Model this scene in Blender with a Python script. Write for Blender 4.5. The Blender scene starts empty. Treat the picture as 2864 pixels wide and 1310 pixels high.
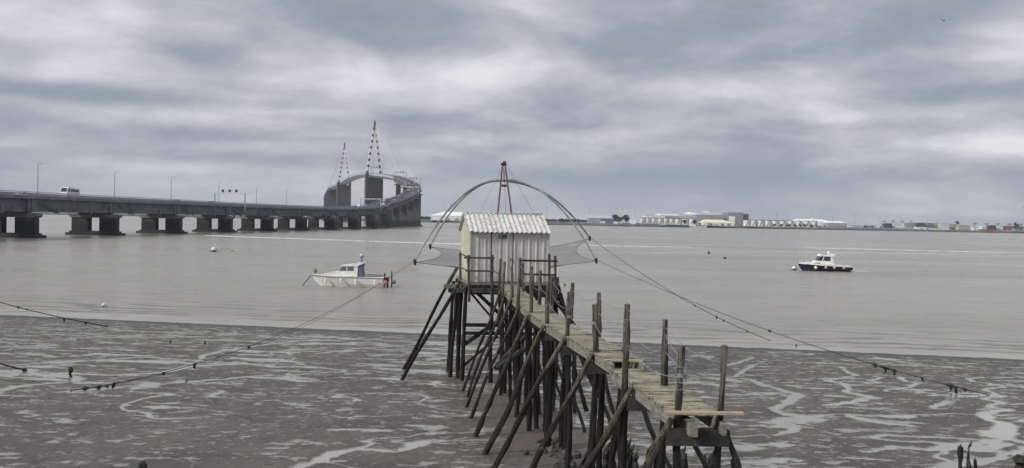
import bpy, math, random
import numpy as np
from mathutils import Vector, Matrix, Euler, noise as mnoise
R = math.radians
scene = bpy.context.scene
# ------------------------------------------------------------------ camera
F, H, PIT, ROLL = 2480.0, 8.67, math.atan(39/2480.0), R(1.08)   # focal length in photo pixels, eye height over the water
fwd = Vector((0, math.cos(PIT), -math.sin(PIT)))
_up = Vector((0, math.sin(PIT), math.cos(PIT))); _rt = Vector((1, 0, 0))
rt = _rt*math.cos(ROLL)+_up*math.sin(ROLL)
up = _up*math.cos(ROLL)-_rt*math.sin(ROLL)
cd = bpy.data.cameras.new('camera'); cam = bpy.data.objects.new('camera', cd)
scene.collection.objects.link(cam); scene.camera = cam
cd.sensor_width = 36; cd.lens = 36*F/2864; cd.clip_start = .2; cd.clip_end = 60000
cam.matrix_world = Matrix(((rt.x, up.x, -fwd.x, 0), (rt.y, up.y, -fwd.y, 0), (rt.z, up.z, -fwd.z, H), (0, 0, 0, 1)))
scene.render.resolution_x = 1024; scene.render.resolution_y = 468
CP = Vector((0, 0, H))
def ray(px, py): return fwd+rt*((px-1432)/F)-up*((py-655)/F)
def onz(px, py, z): v = ray(px, py); return CP+v*((z-H)/v.z)
def atd(px, py, d): v = ray(px, py); return CP+v*(d/v.y)
MZ0, MY, MX = 3.67, -.056, -.0105
def mudz(x, y): return MZ0+MY*y+MX*x
def onmud(px, py, lift=0):
    v = ray(px, py); t = (MZ0+lift-H)/(v.z-MY*v.y-MX*v.x); return CP+v*t
# ------------------------------------------------------------------ sky, sun, exposure
SUN_EL, SUN_AZ = R(34), R(-118)       # azimuth clockwise from +Y (the view direction)
w = bpy.data.worlds.new('World'); scene.world = w; w.use_nodes = True
nt = w.node_tree; nt.nodes.clear()
def N(t, k, **kw):
    n = t.nodes.new(k)
    for a, b in kw.items(): setattr(n, a, b)
    return n
class G:                               # tiny math-node helper
    def __init__(s, t): s.t = t
    def _in(s, sock, v):
        if isinstance(v, (int, float)): sock.default_value = v
        elif isinstance(v, (tuple, list)): sock.default_value = v
        else: s.t.links.new(v, sock)
    def m(s, op, a, b=0.0, c=None, clamp=False):
        n = N(s.t, 'ShaderNodeMath', operation=op, use_clamp=clamp)
        s._in(n.inputs[0], a); s._in(n.inputs[1], b)
        if c is not None: s._in(n.inputs[2], c)
        return n.outputs[0]
    def mr(s, v, a, b, c=0.0, d=1.0, smooth=True):
        n = N(s.t, 'ShaderNodeMapRange', interpolation_type='SMOOTHSTEP' if smooth else 'LINEAR')
        s._in(n.inputs[0], v)
        for i, q in enumerate((a, b, c, d)): n.inputs[i+1].default_value = q
        return n.outputs[0]
    def mix(s, f, a, b):
        n = N(s.t, 'ShaderNodeMix', data_type='RGBA'); s._in(n.inputs[0], f); s._in(n.inputs[6], a); s._in(n.inputs[7], b)
        return n.outputs[2]
    def noise(s, vec, scale, detail=4, rough=.5, dist=0.0, out=0):
        n = N(s.t, 'ShaderNodeTexNoise'); s.t.links.new(vec, n.inputs['Vector'])
        n.inputs['Scale'].default_value = scale; n.inputs['Detail'].default_value = detail
        n.inputs['Roughness'].default_value = rough; n.inputs['Distortion'].default_value = dist
        return n.outputs[out]
    def comb(s, x, y, z=0.0):
        n = N(s.t, 'ShaderNodeCombineXYZ'); s._in(n.inputs[0], x); s._in(n.inputs[1], y); s._in(n.inputs[2], z); return n.outputs[0]
    def sep(s, v):
        n = N(s.t, 'ShaderNodeSeparateXYZ'); s.t.links.new(v, n.inputs[0]); return n.outputs
    def mapv(s, v, scale=(1, 1, 1), loc=(0, 0, 0), rot=(0, 0, 0)):
        n = N(s.t, 'ShaderNodeMapping'); s.t.links.new(v, n.inputs[0])
        n.inputs['Scale'].default_value = scale; n.inputs['Location'].default_value = loc; n.inputs['Rotation'].default_value = rot
        return n.outputs[0]
g = G(nt)
tc = N(nt, 'ShaderNodeTexCoord').outputs['Generated']
x, y, z = g.sep(tc)
az = g.m('ARCTAN2', x, y); el = g.m('ARCSINE', z)
zz = g.m('ADD', g.m('MAXIMUM', z, 0.0), .22)
q = g.comb(g.m('DIVIDE', x, zz), g.m('DIVIDE', y, zz))
warp = g.noise(q, .9, 2, .5, out=1)
vm = N(nt, 'ShaderNodeVectorMath', operation='MULTIPLY_ADD'); nt.links.new(warp, vm.inputs[0]); vm.inputs[1].default_value = (.9, .7, 0); nt.links.new(q, vm.inputs[2])
n1 = g.noise(g.mapv(vm.outputs[0], (.85, .95, 1), (3.1, 7.7, 0)), 1.5, 5, .52)
n2 = g.noise(g.mapv(vm.outputs[0], (1.0, 1.2, 1), (9.3, 1.4, 0)), 3.6, 5, .58)
cl = g.m('ADD', g.m('MULTIPLY', g.m('SUBTRACT', n1, .5), 1.2), g.m('MULTIPLY', g.m('SUBTRACT', n2, .5), .55))
# the cloud banks of this sky: (azimuth, elevation, half width, half height, brightness)
n3 = g.noise(g.mapv(tc, (1, 1, 2.3)), 6.5, 6, .58, .3)
cl = g.m('ADD', cl, g.m('MULTIPLY', g.m('SUBTRACT', n3, .5), .95))
BANKS = [(-.49, .19, .13, .03, .46), (-.46, .14, .08, .02, .34), (-.40, .10, .10, .011, .30), (-.33, .163, .045, .02, -.30), (-.20, .222, .17, .03, -.26), (-.11, .158, .12, .025, .42), (.02, .158, .08, .02, .16), (.02, .12, .25, .014, .14),
         (.185, .205, .12, .03, -.16), (.23, .145, .06, .014, .26), (.45, .222, .10, .022, -.16), (.50, .172, .07, .025, .32), (.40, .117, .07, .010, .18), (.51, .083, .05, .010, .42), (.45, .138, .10, .009, -.20), (-.49, .12, .12, .008, -.38),
         (-.28, .086, .16, .010, -.20), (.06, .142, .05, .010, -.10), (.17, .052, .22, .014, -.38), (-.28, .062, .14, .008, -.16), (.42, .018, .03, .004, .25), (-.33, .048, .18, .006, .16), (.05, .092, .22, .008, .12), (.42, .055, .15, .012, -.12)]
for a0, e0, sa, se, k in BANKS:
    da = g.m('DIVIDE', g.m('SUBTRACT', az, a0), sa); de = g.m('DIVIDE', g.m('SUBTRACT', el, e0), se)
    r2 = g.m('ADD', g.m('MULTIPLY', da, da), g.m('MULTIPLY', de, de))
    cl = g.m('ADD', cl, g.m('MULTIPLY', g.m('EXPONENT', g.m('MULTIPLY', r2, -1.0)), k))
low = g.mr(el, .0, .10, 1.0, 0.0)
t = g.m('ADD', .475, cl, clamp=True)
ramp = N(nt, 'ShaderNodeValToRGB'); nt.links.new(t, ramp.inputs[0])
cr = ramp.color_ramp; cr.interpolation = 'B_SPLINE'
cr.elements[0].position = 0.0; cr.elements[0].color = (.220, .243, .288, 1)
cr.elements[1].position = 1.0; cr.elements[1].color = (.70, .70, .715, 1)
for p, c in ((.3, (.270, .300, .358, 1)), (.5, (.375, .388, .432, 1)), (.7, (.475, .482, .525, 1))):
    e = cr.elements.new(p); e.color = c
col = g.mix(g.m('MULTIPLY', low, .5), ramp.outputs[0], (.315, .353, .408, 1))
sky = N(nt, 'ShaderNodeTexSky', sky_type='NISHITA'); sky.sun_disc = False; sky.sun_elevation = SUN_EL; sky.sun_rotation = SUN_AZ
SKY_K = .1
mul = N(nt, 'ShaderNodeVectorMath', operation='SCALE'); nt.links.new(col, mul.inputs[0]); nt.links.new(g.mr(el, .24, 1.1, 1.03/SKY_K, 1.8/SKY_K), mul.inputs['Scale'])
mx = g.mix(.97, sky.outputs[0], mul.outputs[0])      # an almost closed overcast over the clear sky
bg = N(nt, 'ShaderNodeBackground'); nt.links.new(mx, bg.inputs[0]); bg.inputs[1].default_value = SKY_K
wo = N(nt, 'ShaderNodeOutputWorld'); nt.links.new(bg.outputs[0], wo.inputs[0])
sd = bpy.data.lights.new('sun', 'SUN'); sd.energy = 2.1; sd.angle = R(9); sd.color = (1, .95, .87)
so = bpy.data.objects.new('sun', sd); scene.collection.objects.link(so)
sv = Vector((math.sin(SUN_AZ)*math.cos(SUN_EL), math.cos(SUN_AZ)*math.cos(SUN_EL), math.sin(SUN_EL)))
so.rotation_euler = sv.to_track_quat('Z', 'Y').to_euler(); so.location = (-60, -40, 80)
vs = scene.view_settings; vs.view_transform = 'Standard'; vs.look = 'None'; vs.gamma = 1; vs.exposure = .24; vs.use_curve_mapping = False
try: scene.cycles.volume_bounces = 1; scene.cycles.transparent_max_bounces = 24
except Exception: pass

# ------------------------------------------------------------------ helpers
col_ = scene.collection
def tag(o, label=None, cat=None, group=None, kind=None):
    for k, v in (('label', label), ('category', cat), ('group', group), ('kind', kind)):
        if v: o[k] = v
    return o
ORG = {}
def thing(name, label, cat, loc=(0, 0, 0), rz=0, group=None):
    o = bpy.data.objects.new(name, None); col_.objects.link(o); o.location = loc; o.rotation_euler = (0, 0, rz)
    o.empty_display_size = .3
    tag(o, label, cat, group); ORG[o] = Vector(loc) ; return o
class MB:
    def __init__(s): s.v = []; s.f = []; s.m = []
    def add(s, vs, fs, m=0):
        b = len(s.v); s.v += [tuple(v) for v in vs]; s.f += [tuple(i+b for i in f) for f in fs]; s.m += [m]*len(fs); return s
    def box(s, c, d, rz=0, m=0, rot=None):
        M = rot if rot is not None else Matrix.Rotation(rz, 3, 'Z'); c = Vector(c)
        vs = [c+M@Vector((sx*d[0]/2, sy*d[1]/2, sz*d[2]/2)) for sz in (-1, 1) for sx, sy in ((-1, -1), (1, -1), (1, 1), (-1, 1))]
        return s.add(vs, [(3, 2, 1, 0), (4, 5, 6, 7), (0, 1, 5, 4), (1, 2, 6, 5), (2, 3, 7, 6), (3, 0, 4, 7)], m)
    def beam(s, a, b, w, h, m=0):
        a = Vector(a); b = Vector(b); d = b-a; L = d.length; d.normalize()
        sx = d.cross(Vector((0, 0, 1)))
        if sx.length < .05: sx = Vector((1, 0, 0))
        sx.normalize(); u = sx.cross(d)
        return s.box((a+b)/2, (w, L, h), m=m, rot=Matrix((sx, d, u)).transposed())
    def prism(s, poly, z0, z1, m=0):
        n = len(poly); vs = [(p[0], p[1], z0) for p in poly]+[(p[0], p[1], z1) for p in poly]
        return s.add(vs, [tuple(range(n))[::-1], tuple(range(n, 2*n))]+[(i, (i+1) % n, n+(i+1) % n, n+i) for i in range(n)], m)
    def ext(s, prof, a, b, m=0, axis='y'):   # profile in (x,z) extruded along y
        n = len(prof)
        if axis == 'y': vs = [(p[0], a, p[1]) for p in prof]+[(p[0], b, p[1]) for p in prof]
        else: vs = [(a, p[0], p[1]) for p in prof]+[(b, p[0], p[1]) for p in prof]
        return s.add(vs, [tuple(range(n)), tuple(range(n, 2*n))[::-1]]+[(i, n+i, n+(i+1) % n, (i+1) % n) for i in range(n)], m)
    def tube(s, pts, rs, n=8, m=0, cap=True, seed=0, jit=0):
        pts = [Vector(p) for p in pts]; k = len(pts)
        if isinstance(rs, (int, float)): rs = [rs]*k
        b = len(s.v); rnd = random.Random(seed); prev = None
        for i, p in enumerate(pts):
            d = (pts[min(i+1, k-1)]-pts[max(i-1, 0)]).normalized()
            if prev is None: prev = d.cross(Vector((.3, .1, 1)) if abs(d.z) < .9 else Vector((1, .2, 0))).normalized()
            a = (prev-d*prev.dot(d)).normalized(); prev = a; c = d.cross(a)
            for j in range(n):
                t = 2*math.pi*j/n; r = rs[i]*(1+(rnd.random()-.5)*jit)
                s.v.append(tuple(p+a*(math.cos(t)*r)+c*(math.sin(t)*r)))
        for i in range(k-1):
            for j in range(n):
                j2 = (j+1) % n; s.f.append((b+i*n+j, b+i*n+j2, b+(i+1)*n+j2, b+(i+1)*n+j)); s.m.append(m)
        if cap: s.f.append(tuple(b+j for j in range(n))[::-1]); s.m.append(m); s.f.append(tuple(b+(k-1)*n+j for j in range(n))); s.m.append(m)
        return s
    def ball(s, c, r, n=12, m=0, sz=1.0, jit=0, seed=0, half=False):
        rnd = random.Random(seed); c = Vector(c); b = len(s.v); K = n//2
        if isinstance(r, (int, float)): r = (r, r, r*sz)
        t0 = 0; t1 = math.pi/2 if half else math.pi
        for i in range(K+1):
            a = t0+(t1-t0)*i/K
            for j in range(n):
                t = 2*math.pi*j/n; q = 1+(rnd.random()-.5)*jit
                s.v.append((c.x+r[0]*q*math.sin(a)*math.cos(t), c.y+r[1]*q*math.sin(a)*math.sin(t), c.z+r[2]*q*math.cos(a)))
        for i in range(K):
            for j in range(n):
                j2 = (j+1) % n; s.f.append((b+i*n+j, b+(i+1)*n+j, b+(i+1)*n+j2, b+i*n+j2)); s.m.append(m)
        if half: s.f.append(tuple(b+K*n+j for j in range(n))[::-1]); s.m.append(m)
        return s
    def build(s, name, mats, parent=None, world=False, smooth=False, base=None, label=None):
        if not isinstance(mats, (list, tuple)): mats = [mats]
        o_ = Vector((0, 0, 0))
        if parent is not None and world: o_ = ORG.get(parent, Vector((0, 0, 0)))
        if parent is None and base is not None: o_ = Vector(base)
        me = bpy.data.meshes.new(name); me.from_pydata([(v[0]-o_.x, v[1]-o_.y, v[2]-o_.z) for v in s.v], [], s.f)
        for m in mats: me.materials.append(m)
        if len(mats) > 1: me.polygons.foreach_set('material_index', s.m)
        if smooth: me.polygons.foreach_set('use_smooth', [True]*len(s.f))
        me.update()
        o = bpy.data.objects.new(name, me); col_.objects.link(o)
        if parent is not None: o.parent = parent
        else: o.location = o_
        if parent is not None and world: ORG[o] = o_
        if label: o['label'] = label
        return o
def dup(o, loc, rz=None, label=None, scale=None, parent=None):
    def cp(a, par):
        c = a.copy(); col_.objects.link(c); c.parent = par
        for ch in KIDS.get(a, list(a.children)): cp(ch, c)
        return c
    r = cp(o, parent); r.location = loc
    if rz is not None: r.rotation_euler = (0, 0, rz)
    if label: r['label'] = label
    if scale: r.scale = scale
    return r
KIDS = {}
def log(a, b, r0, r1, seed=0, bend=.02, n=9, segs=9):
    rnd = random.Random(seed*7+1); a = Vector(a); b = Vector(b); L = (b-a).length
    d = (b-a).normalized(); s1 = d.orthogonal().normalized(); s2 = d.cross(s1)
    p1, p2 = rnd.uniform(0, 6), rnd.uniform(0, 6); pts = []; rs = []
    for i in range(segs+1):
        t = i/segs; o = math.sin(t*math.pi)
        pts.append(a.lerp(b, t)+s1*(bend*L*.5*o*math.sin(p1+t*5))+s2*(bend*L*.5*o*math.sin(p2+t*4)))
        rs.append((r0+(r1-r0)*t)*rnd.uniform(.84, 1.16))
    return pts, rs
# ------------------------------------------------------------------ materials
def mat(name, colr, rough=.6, metal=0.0, var=.0, vscale=3.0, bump=0.0, bscale=20.0, colr2=None, spec=.5, stretch=(1, 1, 1), world_=True, det=5):
    m = bpy.data.materials.new(name); m.use_nodes = True; t = m.node_tree; b = t.nodes['Principled BSDF']; gg = G(t)
    b.inputs['Roughness'].default_value = rough; b.inputs['Metallic'].default_value = metal; b.inputs['Specular IOR Level'].default_value = spec
    c = (*colr, 1); b.inputs['Base Color'].default_value = c
    if var or colr2 or bump:
        pos = N(t, 'ShaderNodeNewGeometry').outputs['Position'] if world_ else N(t, 'ShaderNodeTexCoord').outputs['Object']
        pv = gg.mapv(pos, stretch)
        nf = gg.noise(pv, vscale, det, .6)
        c2 = (*(colr2 or tuple(max(0, k*(1-var)) for k in colr)), 1)
        t.links.new(gg.mix(gg.mr(nf, .38, .64), c, c2), b.inputs['Base Color'])
        if bump:
            bn = N(t, 'ShaderNodeBump'); bn.inputs['Strength'].default_value = bump; bn.inputs['Distance'].default_value = .02
            t.links.new(gg.noise(pv, bscale, 4, .6), bn.inputs['Height']); t.links.new(bn.outputs[0], b.inputs['Normal'])
    return m
def wood_mat(name, top, bot, z0, z1, ochre=False):
    m = bpy.data.materials.new(name); m.use_nodes = True; t = m.node_tree; b = t.nodes['Principled BSDF']; gg = G(t)
    pos = N(t, 'ShaderNodeNewGeometry').outputs['Position']
    X, Y, Z = gg.sep(pos)
    nz = gg.noise(pos, 1.7, 3, .6); grain = gg.noise(gg.mapv(pos, (22, 22, 1.6)), 1.0, 5, .65); blot = gg.noise(pos, 5, 5, .65)
    k = gg.mr(gg.m('ADD', Z, gg.m('MULTIPLY', gg.m('SUBTRACT', nz, .5), 1.6)), z0, z1)
    c = gg.mix(k, (*bot, 1), (*top, 1))
    c = gg.mix(gg.mr(grain, .44, .58, 0, .8), c, (.03, .027, .022, 1))
    c = gg.mix(gg.mr(blot, .52, .72, 0, .6), c, (.028, .026, .021, 1))
    if ochre: c = gg.mix(gg.mr(gg.noise(gg.mapv(pos, (1, 1, 1), (5, 2, 9)), 2.4, 4, .6), .60, .70, 0, .75), c, (.24, .19, .085, 1))
    t.links.new(c, b.inputs['Base Color']); b.inputs['Roughness'].default_value = .85; b.inputs['Specular IOR Level'].default_value = .2
    bn = N(t, 'ShaderNodeBump'); bn.inputs['Strength'].default_value = .9; bn.inputs['Distance'].default_value = .02
    t.links.new(gg.m('ADD', grain, blot), bn.inputs['Height']); t.links.new(bn.outputs[0], b.inputs['Normal'])
    return m
M = {}
M['pile'] = wood_mat('tidal timber', (.165, .152, .125), (.016, .014, .011), 5.2, 6.5)
M['strut'] = wood_mat('strut timber', (.17, .15, .112), (.024, .021, .014), 3.9, 6.3, True)
M['tar'] = mat('black wet timber', (.022, .021, .019), .6, var=.5, vscale=6, bump=.6)
M['beam'] = mat('weathered beam', (.26, .25, .21), .85, colr2=(.13, .125, .105), vscale=4, bump=.5, stretch=(1, 1, 4))
M['dark'] = mat('dark beam', (.05, .048, .045), .8, colr2=(.028, .027, .025), vscale=4, bump=.5)
M['rail'] = mat('red brown rail', (.075, .052, .05), .7, colr2=(.035, .03, .03), vscale=6, bump=.3)
M['redpaint'] = mat('faded red paint', (.14, .055, .055), .6, colr2=(.07, .045, .045), vscale=3)
M['galv'] = mat('galvanised tube', (.36, .36, .34), .5, metal=.0, colr2=(.18, .17, .155), vscale=1.6)
M['rope'] = mat('dark rope', (.035, .033, .03), .9)
M['rope2'] = mat('pale rope', (.22, .22, .21), .8)
M['weed'] = mat('seaweed', (.012, .013, .010), .6)
M['black'] = mat('black plastic', (.015, .015, .018), .4)
M['white'] = mat('white gelcoat', (.88, .88, .85), .3, colr2=(.74, .74, .69), vscale=1.2, stretch=(1, 1, 3))
M['navy'] = mat('navy gelcoat', (.018, .018, .045), .3, colr2=(.028, .028, .05), vscale=1.5)
M['glass'] = mat('dark glass', (.03, .04, .045), .08, spec=.8)
M['glass2'] = mat('grey window', (.13, .16, .17), .12, spec=.7)
M['fender'] = mat('fender', (.78, .78, .72), .4)
M['pink'] = mat('pink fender', (.62, .40, .42), .5)
M['orange'] = mat('orange buoy', (.62, .16, .09), .5)
M['gbuoy'] = mat('grey buoy', (.30, .30, .29), .6, colr2=(.1, .1, .09), vscale=3)
M['brown'] = mat('rusty float', (.10, .06, .045), .7, colr2=(.3, .27, .24), vscale=4)
M['bluegrey'] = mat('blue grey canvas', (.10, .12, .17), .7)
M['yellow'] = mat('yellow float', (.45, .42, .15), .6)
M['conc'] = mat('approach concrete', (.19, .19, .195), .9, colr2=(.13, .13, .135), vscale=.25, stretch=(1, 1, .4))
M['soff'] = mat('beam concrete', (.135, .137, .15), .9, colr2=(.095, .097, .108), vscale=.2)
M['asph'] = mat('asphalt', (.075, .073, .075), .9)
M['pylpier'] = mat('tall pier concrete', (.105, .10, .108), .9, colr2=(.078, .075, .083), vscale=.08, stretch=(1, 1, .2))
M['steel'] = mat('pale blue steel', (.36, .42, .50), .5)
M['palew'] = mat('pale paint', (.62, .62, .62), .5)
M['redb'] = mat('red band paint', (.13, .06, .06), .6)
M['bandw'] = mat('white band paint', (.86, .86, .85), .5)
M['lampm'] = mat('lamp steel', (.20, .23, .27), .5)
M['signal'] = mat('signal panel', (.02, .022, .028), .5)
M['pierfoot'] = mat('tidal pier', (.045, .046, .05), .85, colr2=(.032, .033, .036), vscale=.3)
M['rubber'] = mat('tyre', (.02, .02, .02), .8)
def tide_pier():
    m = bpy.data.materials.new('pier stained by the tide'); m.use_nodes = True; t = m.node_tree; b = t.nodes['Principled BSDF']; gg = G(t)
    pos = N(t, 'ShaderNodeNewGeometry').outputs['Position']; X, Y, Z = gg.sep(pos)
    n = gg.noise(gg.mapv(pos, (.6, .6, .12)), 1, 5, .6)
    k = gg.mr(gg.m('ADD', Z, gg.m('MULTIPLY', gg.m('SUBTRACT', n, .5), 5.0)), 4.0, 8.5)
    c = gg.mix(k, (.024, .026, .034, 1), gg.mix(n, (.105, .107, .118, 1), (.072, .074, .084, 1)))
    t.links.new(c, b.inputs['Base Color']); b.inputs['Roughness'].default_value = .85; return m
M['pier'] = tide_pier()
def flat_mats():
    for k, c in dict(wroof=(.88, .87, .84), wwall=(.82, .82, .80), cream=(.78, .73, .58), grey=(.36, .36, .38), grey2=(.27, .28, .31), blue=(.14, .17, .24),
                     dblue=(.05, .06, .11), red=(.30, .10, .07), rust=(.21, .12, .09), tank=(.74, .73, .70), rim=(.07, .07, .08), quay=(.085, .085, .082),
                     land=(.09, .095, .075), leaf=(.035, .05, .03), bark=(.06, .05, .04), sand=(.40, .37, .31), green=(.10, .15, .11), silver=(.48, .50, .52)).items():
        M[k] = mat('shore '+k, c, .8, var=.12, vscale=.12)
flat_mats()
def roof_mat():
    m = bpy.data.materials.new('peeling fibre cement'); m.use_nodes = True; t = m.node_tree; b = t.nodes['Principled BSDF']; gg = G(t)
    p = N(t, 'ShaderNodeTexCoord').outputs['Object']
    big = gg.noise(p, 2.2, 5, .65); fine = gg.noise(gg.mapv(p, (1, .45, 1)), 11, 5, .7)
    c = gg.mix(gg.mr(fine, .44, .62, 0, .8), (.64, .63, .59, 1), (.36, .35, .32, 1))
    c = gg.mix(gg.mr(fine, .58, .68, 0, .75), c, (.10, .085, .075, 1))
    c = gg.mix(gg.m('MULTIPLY', gg.mr(big, .54, .66), gg.mr(fine, .40, .52)), c, (.34, .22, .19, 1))
    t.links.new(c, b.inputs['Base Color']); b.inputs['Roughness'].default_value = .8
    bn = N(t, 'ShaderNodeBump'); bn.inputs['Strength'].default_value = .4; bn.inputs['Distance'].default_value = .01
    t.links.new(fine, bn.inputs['Height']); t.links.new(bn.outputs[0], b.inputs['Normal']); return m
M['roof'] = roof_mat()
def wall_mat(name, base, dirt, amt):
    m = bpy.data.materials.new(name); m.use_nodes = True; t = m.node_tree; b = t.nodes['Principled BSDF']; gg = G(t)
    p = N(t, 'ShaderNodeTexCoord').outputs['Object']; X, Y, Z = gg.sep(p)
    n = gg.noise(gg.mapv(p, (1.2, 1.2, .5)), 3, 6, .65); streak = gg.noise(gg.mapv(p, (9, 9, .35)), 1, 4, .6)
    c = gg.mix(gg.mr(streak, .45, .72, 0, .6), (*base, 1), tuple(k*.72 for k in base)+(1,))
    edge = gg.mr(Z, 0.0, .5, .22, 0.0)
    c = gg.mix(gg.mr(gg.m('ADD', n, edge), .5, .66, 0, amt), c, (*dirt, 1))
    t.links.new(c, b.inputs['Base Color']); b.inputs['Roughness'].default_value = .55; return m
M['wall'] = wall_mat('pale ribbed sheet', (.60, .58, .54), (.36, .34, .29), .5)
M['wallside'] = wall_mat('algae stained sheet', (.68, .66, .56), (.40, .39, .22), .75)
def plank_mat():
    m = bpy.data.materials.new('lichen planks'); m.use_nodes = True; t = m.node_tree; b = t.nodes['Principled BSDF']; gg = G(t)
    pos = N(t, 'ShaderNodeNewGeometry').outputs['Position']
    n = gg.noise(gg.mapv(pos, (.8, 2.5, 1)), 3.0, 6, .7); f = gg.noise(gg.mapv(pos, (2, 14, 2)), 2, 5, .7)
    c = gg.mix(gg.mr(n, .36, .62), (.42, .395, .27, 1), (.22, .205, .16, 1))
    c = gg.mix(gg.mr(f, .49, .60, 0, .85), c, (.075, .068, .05, 1))
    t.links.new(c, b.inputs['Base Color']); b.inputs['Roughness'].default_value = .9
    bn = N(t, 'ShaderNodeBump'); bn.inputs['Strength'].default_value = .6; bn.inputs['Distance'].default_value = .02
    t.links.new(f, bn.inputs['Height']); t.links.new(bn.outputs[0], b.inputs['Normal']); return m
M['plank'] = plank_mat()
M['fresh'] = mat('fresh sawn board', (.46, .36, .27), .8, var=.2, vscale=5)

# ------------------------------------------------------------------ numpy noise
def vn(x, y, seed):
    ix = np.floor(x).astype(np.int64); iy = np.floor(y).astype(np.int64); fx = x-ix; fy = y-iy
    def h(a, b):
        n = (a*374761393+b*668265263+seed*1274126177) & 0xffffffff
        n = ((n ^ (n >> 13))*1274126177) & 0xffffffff
        return ((n ^ (n >> 16)) & 0xffff)/65535.0
    ux = fx*fx*(3-2*fx); uy = fy*fy*(3-2*fy)
    return (h(ix, iy)*(1-ux)+h(ix+1, iy)*ux)*(1-uy)+(h(ix, iy+1)*(1-ux)+h(ix+1, iy+1)*ux)*uy
def fbm(x, y, seed, o=4, g_=.5):
    s = 0; a = 1; n = 0
    for i in range(o): s = s+a*vn(x*2**i+17.3*i, y*2**i-9.1*i, seed+i); n += a; a *= g_
    return s/n
def sst(x, a, b): t = np.clip((x-a)/(b-a), 0, 1); return t*t*(3-2*t)
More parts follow.
